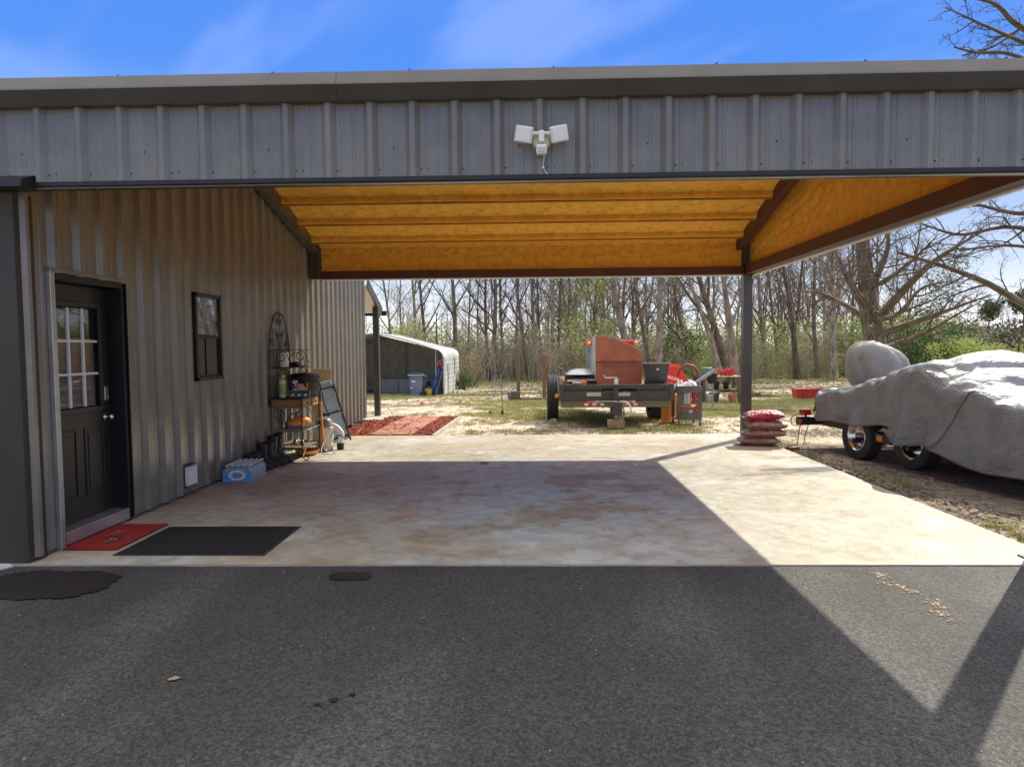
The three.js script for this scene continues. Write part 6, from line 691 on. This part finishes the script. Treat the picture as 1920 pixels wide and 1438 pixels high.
function bareTree(seed, base, lean, H, r0, o = {}) {
  const w = new Wood(seed), R = w.r, pts = [], rad = [], N = 14, ph = R() * 6, am = o.wob ?? 0.12;
  for (let k = 0; k <= N; k++) { const t = k / N; pts.push(V(lean * H * t * (1 - (o.straighten ?? 0.25) * t) + am * Math.sin(ph + t * 7) * t, H * t - 0.15, am * Math.cos(ph * 2 + t * 6) * t + (o.leanZ || 0) * H * t)); rad.push(r0 * (1 - 0.86 * t) * (k === 0 ? 1.5 : k === 1 ? 1.12 : 1)); }
  w.tube(pts, rad, 8); const tr0 = { pts, rad };
  w.grow(tr0, { n: o.n || 15, from: o.from || 0.22, fwd: 0.9, up: 0.25, len: H * (o.spread || 0.26), seg: 6, sides: 5, curl: 0.34, lift: 0.05, min: 0.02, next: { n: 7, from: 0.15, fwd: 0.75, up: 0.12, rel: 0.5, seg: 4, sides: 3, curl: 0.45, lift: 0.03, min: 0.014, next: TW } }); return w;
}
const placeTree = (name, label, cat, w, base, bark, group, leaf) => { const t = thing(name, label, cat, base, 0, group); M('trunk', w.geo(), bark, t); if (leaf) M('crown', leafCards(w.tips, leaf[1], leaf[2], leaf[3], leaf[1] + 3), leaf[0], t); return t; };
// front rows of the wood: [photo x at the ground, photo x higher up, depth, trunk width there, note]
const rows = [
  [738, 722, 46, 6, 'thin bare tree just right of the porch post'], [757, 750, 50, 4, 'very thin bare tree over the left of the shed roof'], [783, 771, 46, 8, 'bare forked tree behind the middle of the shed roof'], [798, 791, 47, 8, 'bare tree right beside the forked one behind the shed'], [853, 848, 44, 11, 'straight dark tree rising behind the right shed eave'], [879, 877, 46, 5, 'slim grey tree just right of the shed'], [893, 900, 49, 5, 'slim tree between the shed and the pair of poles'],
  [916, 910, 42, 8, 'thinner of two straight pole like trees right of the shed'], [927, 925, 42, 11, 'thicker of two straight pole like trees right of the shed'], [944, 940, 46, 7, 'grey tree behind the wire cage'], [962, 975, 45, 5, 'slim leaning tree above the grey planter pot'], [991, 972, 41, 9, 'crooked dark tree between the two fence posts'], [1004, 1000, 44, 8, 'straight tree close to the reddish fence post'], [1013, 1011, 47, 6, 'slim tree right behind the reddish fence post'], [1039, 1036, 43, 9, 'left of the twin straight trees behind the tall tyre'], [1048, 1051, 44, 7, 'right of the twin straight trees behind the tall tyre'], [1076, 1058, 47, 5, 'slender greening tree left of the tractor cab'], [1108, 1120, 48, 6, 'tree in fresh yellow green leaf above the tractor'], [1140, 1105, 50, 6, 'greening tree behind the red chest'],
  [1192, 1152, 38, 19, 'thick tree leaning left behind the red chest'], [1222, 1195, 43, 10, 'slim left leaning tree above the grey tub'], [1237, 1235, 38, 15, 'stout upright tree with flared base behind the grey tub'], [1268, 1256, 49, 6, 'slim tree above the red loader'], [1306, 1262, 44, 9, 'curved tree leaning left above the cart'], [1330, 1336, 50, 7, 'dark tree behind the potting bench left end'], [1362, 1298, 36, 12, 'strongly left leaning dark tree behind the bench'], [1374, 1318, 36, 17, 'thicker left leaning tree beside the strongly leaning one'], [1384, 1362, 30, 17, 'brown forked tree just left of the far carport post'],
  [1440, 1425, 44, 9, 'leaning tree just right of the far carport post'], [1462, 1446, 46, 7, 'slim grey tree second to the right of the post'], [1497, 1478, 40, 12, 'dark tree leaning left above the red planter'], [1482, 1503, 47, 7, 'slim tree leaning right above the red planter'], [1535, 1526, 42, 10, 'dark straight tree left of the motor cover'], [1566, 1560, 38, 13, 'stout dark tree nearest the motor cover on its left'], [1550, 1545, 50, 6, 'thin tree between the two dark ones left of the motor cover'], [1592, 1602, 47, 6, 'thin tree seen above the motor cover'], [1415, 1410, 52, 6, 'thin pale tree seen beside the carport post'], [1700, 1712, 44, 6, 'thin tree far behind the boat peak']];
rows.forEach(([a, b, d, wpx, lb], k) => {
  const A = seen(a, 652, d), B = seen(b, 520, d), y0 = gy(A.x, d), H = Math.min(13 + 5 * PERM[k * 71 + 3], 0.34 * d), lean = (B.x - A.x) / (B.y - y0), r0 = wpx / 1269 * d / 2 * 0.92, big = wpx > 12;
  const w = bareTree(100 + k, 0, lean * 1.12, H, r0, { n: big ? 22 : wpx < 7 ? 17 : 20, from: big ? 0.2 : 0.14, spread: big ? 0.34 : 0.27, wob: big ? 0.15 : 0.32, straighten: 0.12 });
  const green = lb.includes('green'); placeTree(green ? 'leafing_tree' : 'bare_tree', lb, 'tree', w, [A.x - 0, y0, d], barks[(k * 7 + (wpx > 9 ? 0 : 1)) % 4], 'trees along the wood edge', green ? [m.leafY, 13000, 0.055, 1.0] : k % 4 === 1 ? [m.leafY, 900, 0.045, 0.5] : null);
});
{ const A = seen(816, 652, 43), o = thing('snag', 'broken dead trunk standing behind the shed roof', 'snag', [A.x, gy(A.x, 43), 43]); const w = new Wood(5); w.limb(V(0, 0, 0), V(0.04, 1, 0), 4.3, 0.13, 6, 7, 0.06, 0); M('trunk', w.geo(), m.barkC, o); M('broken_top', rod([0.16, 4.1, 0], [0.2, 4.5, 0], 0.03, 5, 0.005), m.barkC, o); }
{ const o = thing('fallen_branch', 'grey fallen limbs propped against the trees behind the planter pot', 'fallen branch', [-0.4, gy(-0.4, 38), 38]); const w = new Wood(9); const a = w.limb(V(-3.2, 0.05, 0), V(0.8, 0.42, 0), 4.2, 0.055, 7, 6, 0.35, 0.0); w.grow(a, { ...TW, n: 9, len: 1.6 }); const b = w.limb(V(3.4, 0.05, -0.3), V(-0.7, 0.5, 0), 3.8, 0.05, 7, 6, 0.35, 0.0); w.grow(b, { ...TW, n: 9, len: 1.6 }); M('limbs', w.geo(), m.barkD, o); }
// deeper wood: one mass
{
  const protos = [0, 1, 2].map(k => { const w = bareTree(300 + k, 0, 0.06 * (k - 1), 15, 0.13, { n: 20, from: 0.08, spread: 0.3, wob: 0.5 }); return w.geo(); });
  const wood = (geo, mt, n, seed, lb, d0, d1, x0, x1, s0, s1) => scat('woodland', lb, 'woodland', geo, mt, n, (q, r) => { const d = lerp(d0, d1, r()), x = lerp(x0, x1, r()) * d / 55; q.position.set(x, -0.45, -d); const s = lerp(s0, s1, r()); q.scale.set(s * 1.1, s, s * 1.1); q.rotation.set(0.08 * (r() - .5), r() * 6.28, 0.08 * (r() - .5)); });
  wood(protos[0], m.barkB, 40, 1, 'deep bare woodland behind the front row of trees', 50, 80, -2, 27, 0.6, 1.0); wood(protos[1], m.barkA, 38, 2, 'deep bare woodland further in, darker trunks', 50, 85, 2, 30, 0.6, 1.05); wood(protos[2], m.barkD, 46, 3, 'low grey woodland behind the shed', 52, 85, -17, 4, 0.35, 0.62); wood(protos[0], m.barkA, 26, 4, 'low far woodland right of the big oak', 75, 110, 26, 60, 0.35, 0.55);
  // saplings and brush
  const sap = (() => { const w = new Wood(41); for (let k = 0; k < 9; k++) { const a = w.limb(V((w.r() - .5) * 0.9, 0, (w.r() - .5) * 0.9), V((w.r() - .5) * 0.7, 1, (w.r() - .5) * 0.7), 2.2 + 1.8 * w.r(), 0.022, 6, 3, 0.3, 0.02); w.grow(a, { ...TW, n: 9, len: 0.9, min: 0.008, next: { ...TW, n: 3, min: 0.006 } }); } return w; })();
  const im = scat('brush', 'tangled leafless brush along the wood edge', 'brush', sap.geo(), mat([1, 1, 1], 0.95), 380, (q, r) => { const d = lerp(39, 56, r()), x = lerp(-17, 33, r()) * d / 50; q.position.set(x, -0.42, -d); const s = 0.45 + 0.6 * r(); q.scale.set(s * 1.5, s * (0.7 + 0.5 * r()), s); q.rotation.y = r() * 6.28; }); const r = rngOf(6); for (let i = 0; i < 380; i++) { const k = r(); im.setColorAt(i, k < 0.35 ? C(0.36, 0.29, 0.22) : k < 0.7 ? C(0.24, 0.185, 0.135) : C(0.44, 0.37, 0.29)); }
  const under = leafCards(Array.from({ length: 60 }, (_, k) => V((PERM[k * 3] - .5) * 1.6, 0.1 + 1.7 * PERM[k * 3 + 1], (PERM[k * 3 + 2] - .5) * 1.6)), 520, 0.05, 0.5, 12);
  const u2 = scat('undergrowth', 'fresh yellow green undergrowth between the trunks', 'undergrowth', under, new THREE.MeshPhysicalMaterial({ color: C(1, 1, 1), roughness: 0.85, transmission: 0.45, thickness: 0 }), 560, (q, r) => { const d = lerp(41, 60, r() ** 0.8), x = lerp(-10, 32, r()) * d / 50; q.position.set(x, -0.42, -d); const s = 0.4 + 1.7 * r() ** 3 + (x > 4 ? 0.15 : 0); q.scale.set(s * 1.2, s, s * 1.2); q.rotation.y = r() * 6.28; }); for (let i = 0; i < 560; i++) { const k = r(); u2.setColorAt(i, k < 0.45 ? C(0.38, 0.43, 0.10) : k < 0.72 ? C(0.22, 0.27, 0.07) : C(0.42, 0.36, 0.19)); }
}
// the big oak behind the boat
{
  const d = 27, w = new Wood(77), base = seen(1645, 650, d), g0 = gy(base.x, d), O = V(base.x, g0, -d), P = (px, py, dz = 0) => seen(px, py, d + dz).sub(O);
  const limb = (list, r0, r1, opt) => { const c = new THREE.CatmullRomCurve3(list.map(q => P(...q))), pts = c.getPoints(14), rad = pts.map((_, k) => lerp(r0, r1, k / 14)); w.tube(pts, rad, 7); w.grow({ pts, rad }, { n: 13, from: 0.15, fwd: 0.8, up: 0.12, len: 2.1, seg: 6, sides: 4, curl: 0.55, lift: 0.0, min: 0.014, next: { n: 6, from: 0.15, fwd: 0.6, up: 0.0, rel: 0.5, seg: 4, sides: 3, curl: 0.6, lift: -0.02, min: 0.008, next: { ...TW, n: 4, min: 0.006, rel: 0.5 } }, ...opt }); };
  { const c = new THREE.CatmullRomCurve3([V(0.25, -0.2, 0), P(1641, 640), P(1630, 570), P(1623, 500), P(1616, 410), P(1622, 300)]), pts = c.getPoints(22); w.tube(pts, pts.map((_, k) => lerp(0.46, 0.17, k / 22) * (k < 2 ? 1.25 : 1)), 10); w.grow({ pts, rad: pts.map(() => 0.2) }, { n: 10, from: 0.55, fwd: 0.6, up: 0.3, len: 4, seg: 6, sides: 5, curl: 0.4, lift: 0.03, min: 0.02, next: { n: 7, from: 0.15, fwd: 0.6, up: 0.1, rel: 0.5, seg: 4, sides: 3, curl: 0.5, lift: 0, min: 0.01, next: TW } }); }
  limb([[1634, 595], [1603, 545], [1575, 490], [1550, 430, 1]], 0.2, 0.04); limb([[1627, 560], [1648, 510, -1], [1664, 470, -1.5], [1666, 400, -2]], 0.17, 0.04); limb([[1636, 612], [1680, 560, -1], [1740, 500, -2], [1790, 465, -2.5], [1850, 430, -3]], 0.2, 0.02); limb([[1640, 632], [1700, 610, -1], [1755, 590, -2], [1800, 574, -2.5], [1860, 552, -3]], 0.16, 0.015); limb([[1637, 605], [1585, 572, 1], [1540, 550, 1.5], [1490, 545, 2]], 0.15, 0.015); limb([[1645, 655], [1690, 642, 0.5], [1740, 622, 0], [1795, 590, -0.5], [1840, 566, -1]], 0.13, 0.015); limb([[1629, 540], [1670, 520, -2], [1720, 480, -3], [1760, 440, -4]], 0.12, 0.015); limb([[1634, 580], [1600, 530, -2], [1590, 480, -3]], 0.1, 0.015); limb([[1640, 600], [1690, 585, -3], [1730, 540, -4], [1800, 525, -5]], 0.12, 0.012);
  const t = thing('oak_tree', 'massive spreading oak with crooked limbs behind the covered boat', 'tree', [O.x, O.y, d]); M('trunk', w.geo(), m.barkA, t);
  const cl2 = [[1760, 545], [1745, 570], [1775, 520], [1735, 590], [1700, 600], [1790, 500], [1650, 590], [1620, 600]].flatMap(q => Array.from({ length: 5 }, (_, k) => P(q[0] + 22 * (PERM[k * 13 + q[0]] - .5), q[1] + 22 * (PERM[k * 17 + q[1]] - .5), -1.5 + 2 * PERM[k + q[0]]))); M('vine_leaves', leafCards(cl2, 1700, 0.055, 0.9, 8), m.leafG, t);
}
// tree outside the right edge whose limbs reach into view
{
  const d = 17, X = 17.2, g0 = gy(X, d), O = V(X, g0, -d), w = new Wood(91), P = (px, py, dz = 0) => seen(px, py, d + dz).sub(O);
  { const pts = Array.from({ length: 12 }, (_, k) => V(-0.1 * k * 0.5 + 0.1 * Math.sin(k), k * 1.1 - 0.2, 0.1 * Math.cos(k))); w.tube(pts, pts.map((_, k) => lerp(0.36, 0.12, k / 11)), 10); }
  const limb = (list, r0, r1, n = 10, len = 1.5) => { const c = new THREE.CatmullRomCurve3(list.map(q => q.isVector3 ? q : P(...q))), pts = c.getPoints(18), rad = pts.map((_, k) => lerp(r0, r1, k / 18)); w.tube(pts, rad, 7); w.grow({ pts, rad }, { n, from: 0.3, fwd: 0.9, up: 0.05, len, seg: 7, sides: 4, curl: 0.6, lift: -0.02, min: 0.011, next: { n: 7, from: 0.12, fwd: 0.7, up: 0, rel: 0.55, seg: 5, sides: 3, curl: 0.7, lift: -0.03, min: 0.006, next: { ...TW, n: 4, min: 0.0045, rel: 0.5 } } }); };
  limb([V(-0.2, 2.6, 0), [2080, 640], [1985, 608], [1920, 570], [1850, 530], [1790, 506], [1735, 488], [1685, 474]], 0.13, 0.03, 14, 1.5); limb([V(-0.4, 6.5, 0), [2080, 140], [1960, 75], [1900, 40], [1868, 8], [1800, -10]], 0.11, 0.03, 11, 1.1); limb([V(-0.4, 6, 0), [2060, 190], [1960, 130], [1890, 100], [1830, 98], [1790, 88]], 0.08, 0.02, 10, 0.9); limb([V(-0.3, 5, 0), [2080, 380], [1980, 395], [1910, 400], [1840, 385], [1770, 372]], 0.09, 0.025, 14, 1.4); limb([V(-0.3, 4.4, 0), [2080, 450, 1], [1980, 440, 1], [1890, 425, 1], [1800, 440, 1], [1730, 420, 1]], 0.09, 0.025, 14, 1.5); limb([V(-0.3, 4, 0), [2060, 520, -1], [1960, 470, -1], [1880, 460, -1], [1800, 470, -1]], 0.07, 0.02, 10, 1.3); limb([V(-0.4, 6.6, 0), [2060, 70, 1], [1965, 25, 1], [1905, 60, 1], [1862, 88, 1], [1805, 104, 1]], 0.07, 0.015, 12, 1.0); limb([V(-0.4, 6.2, 0), [2050, 150, -1], [1940, 90, -1], [1880, 62, -1], [1830, 40, -1], [1775, 14, -1]], 0.07, 0.015, 12, 1.0); limb([V(-0.4, 7, 0), V(1, 9, 1.5), V(3, 11, 2)], 0.14, 0.04, 10, 2); limb([V(-0.4, 7.5, 0), V(-0.5, 10, -2), V(0, 12, -4)], 0.14, 0.04, 10, 2);
  const t = thing('overhanging_tree', 'bare tree reaching crooked limbs in from the right edge', 'tree', [X, g0, d]); M('trunk', w.geo(), m.barkC, t); M('buds', leafCards(w.tips, 1200, 0.012, 0.25, 5), m.barkA, t);
}
// green bushes right of the oak, far hedge
{
  const bush = (lb, px, d, rx, ry, mt, n, sz, seed) => { const A = seen(px, 650, d), g0 = gy(A.x, Math.min(d, 29)), o = thing('green_bush', lb, 'bush', [A.x, g0, d], 0, 'bushes right of the oak'), r = rngOf(seed), pts = []; for (let k = 0; k < 170; k++) { const a = r() * 6.28, e = Math.acos(2 * r() - 1), q = Math.pow(r(), 0.4) * (0.7 + 0.5 * fbm(Math.cos(a) * 2 + seed, Math.cos(e) * 3, 3, 0, seed)); pts.push(V(rx * q * Math.sin(e) * Math.cos(a), ry * 0.55 + ry * 0.62 * q * Math.cos(e), rx * 0.8 * q * Math.sin(e) * Math.sin(a))); } M('foliage', leafCards(pts, n, sz, 0.5, seed), mt, o); const w = new Wood(seed); for (let k = 0; k < 6; k++) { const b = w.limb(V((r() - .5) * rx * 0.6, 0, (r() - .5) * rx * 0.6), V((r() - .5) * 1.2, 1, (r() - .5) * 1.2), ry * 0.95, 0.04, 6, 4, 0.3, 0); w.grow(b, { ...TW, n: 5, len: 1 }); } M('stems', w.geo(), m.barkA, o); };
  bush('dark green rounded bush, largest right of the oak', 1745, 33, 2.4, 2.9, m.leafG, 9000, 0.07, 21); bush('bright yellow green bush nearest the far right gap', 1815, 31, 1.9, 2.0, m.leafY, 6000, 0.06, 22); bush('low olive bush right of the bright bush', 1885, 32, 2.0, 1.4, m.leafY, 5000, 0.055, 23); bush('dark evergreen bush just right of the oak trunk', 1690, 36, 1.8, 2.6, m.leafD, 5000, 0.07, 24); bush('small tan green bush at the right frame edge', 1935, 29, 1.5, 1.8, m.leafY, 3500, 0.05, 25); bush('small green shrub at the right corner of the shed', 866, 33, 0.55, 0.75, m.leafG, 1400, 0.04, 26); bush('wispy tan shrub behind the right corner of the shed', 882, 35.5, 0.7, 1.6, m.straw, 1600, 0.035, 27); bush('dark green evergreen bush behind the red loader', 1275, 45, 1.9, 3.2, m.leafG, 6000, 0.07, 28); bush('green sapling clump right of the stout tree', 1590, 45, 1.6, 2.6, m.leafG, 3600, 0.06, 29);
  for (const [px, d, h, lb] of [[1853, 95, 6.8, 'flat topped distant pine above the far hedge'], [1920, 70, 6.5, 'distant tree at the right frame edge']]) { const A = seen(px, 650, d), w = new Wood(px); const a = w.limb(V(0, 0, 0), V(0, 1, 0), h, 0.22, 8, 6, 0.05, 0.05); w.grow({ pts: a.pts, rad: a.rad }, { ...TW, n: 12, from: 0.7, len: 2.4, min: 0.03 }); placeTree('distant_tree', lb, 'tree', w, [A.x, -0.5, d], m.barkA, 'distant trees', [m.leafD, 2600, 0.15, 1.1]); }
  scat('far_hedge', 'low hazy thicket along the horizon on the right', 'thicket', leafCards(Array.from({ length: 80 }, (_, k) => V((PERM[k * 5] - .5) * 4, 2.6 * PERM[k * 5 + 1], (PERM[k * 5 + 2] - .5) * 3)), 700, 0.16, 1.0, 4), mat([0.13, 0.12, 0.085], 0.95), 130, (q, r) => { const d = lerp(60, 120, r()), x = lerp(0.5, 1.2, r()) * d; q.position.set(x, -0.5, -d); const s = 0.8 + 0.8 * r(); q.scale.set(s, s, s); q.rotation.y = r() * 6; });
}
// grass and weeds
{
  const blade = (n, h, sp, seed) => { const r = rngOf(seed), p = []; for (let k = 0; k < n; k++) { const a = r() * 6.28, x = sp * (r() - .5), z = sp * (r() - .5), L = h * (0.4 + 0.8 * r()), b = 0.5 * L * r(), w = 0.004 + 0.003 * r(), dx = Math.cos(a), dz = Math.sin(a); p.push(x - dz * w, 0, z + dx * w, x + dz * w, 0, z - dx * w, x + dx * b, L, z + dz * b); } const g = new THREE.BufferGeometry(); g.setAttribute('position', new THREE.Float32BufferAttribute(p, 3)); g.computeVertexNormals(); return g; };
  const field = (nm, lb, g, mt, n, pick) => { const r0 = rngOf(n + 7), spots = []; let guard = 0; while (spots.length < n && guard++ < n * 60) { const q = pick(r0); if (q) spots.push(q); } return scat(nm, lb, 'grass', g, mt, spots.length, (q, r, i) => { const [x, d, s] = spots[i]; q.position.set(x, gy(x, d) - 0.005, -d); q.scale.setScalar(s * (0.6 + 0.8 * r())); q.rotation.y = r() * 6.28; }); };
  const tuft = blade(26, 0.075, 0.22, 3), taller = blade(20, 0.16, 0.16, 5), inBed = (x, d) => x < -1.7 && d < 16.7;
  const im = field('grass', 'patchy spring grass over the yard', tuft, mat([1, 1, 1], 0.9), 9500, r => { const d = 12.5 + 26 * Math.pow(r(), 0.8), x = (r() * 1.1 - 0.32) * d; if (inBed(x, d) || d < 12.45) return null; return grassy(x, d) > 0.25 + 0.5 * r() ? [x, d, 1] : null; }); const rr = rngOf(3); for (let i = 0; i < im.count; i++) { const k = rr(); im.setColorAt(i, k < 0.5 ? C(0.32, 0.36, 0.09) : k < 0.8 ? C(0.44, 0.42, 0.15) : C(0.56, 0.47, 0.25)); }
  field('dry_grass', 'dry straw coloured grass stubble on the sandy ground', tuft, m.straw, 5000, r => { const d = 12.5 + 16 * r(), x = (r() * 1.0 - 0.25) * d; return inBed(x, d) || (x > 3.9 && d < 12.6) ? null : fbm(x * 0.9, d * 0.9, 3, 0, 91) > 0.52 ? [x, d, 0.7] : null; });
  field('weeds', 'taller weeds along the slab edge and under the trailer', taller, m.grass, 420, r => { const k = r(); if (k < 0.3) { const d = 5 + 7 * r(); return fbm(d * 1.7, 3, 2, 0, 5) > 0.55 ? [4.0 + 0.35 * r(), d, 0.55] : null; } if (k < 0.7) { const x = 0.4 + 3 * r(), d = 12.7 + 3 * r(); return r() < 0.45 ? [x, d, 0.5] : null; } return [-2 + 14 * r(), 36 + 5 * r(), 1.6]; });
  scat('clods', 'dirt clods and dead leaves on the sandy yard', 'clods', new THREE.IcosahedronGeometry(1, 0), mat([0.33, 0.26, 0.185], 1), 5000, (q, r) => { const d = 12.5 + 18 * r() * r(), x = (r() * 1.0 - 0.3) * d; const bad = (x < -1.7 && d < 16.8); q.position.set(bad ? 4 + r() * 2 : x, bad ? gy(5, 12.5) : gy(x, d), -(bad ? 12.5 + r() : d)); const s = 0.008 + 0.03 * r() ** 3; q.scale.set(s * 1.4, s * 0.7, s); q.rotation.set(0, r() * 6, 0); });
  scat('yard_leaves', 'dead oak leaves over the ground by the wood', 'leaf litter', leafGeo, mat([0.24, 0.165, 0.10], 0.9), 9000, (q, r) => { const d = 22 + 22 * Math.sqrt(r()), x = (r() * 1.1 - 0.22) * d; q.position.set(x, gy(x, d) + 0.02, -d); const s = 0.06 + 0.1 * r(); q.scale.setScalar(s); q.rotation.set(r() - .5, r() * 6, r() - .5); });
}
renderer.render(scene, camera);
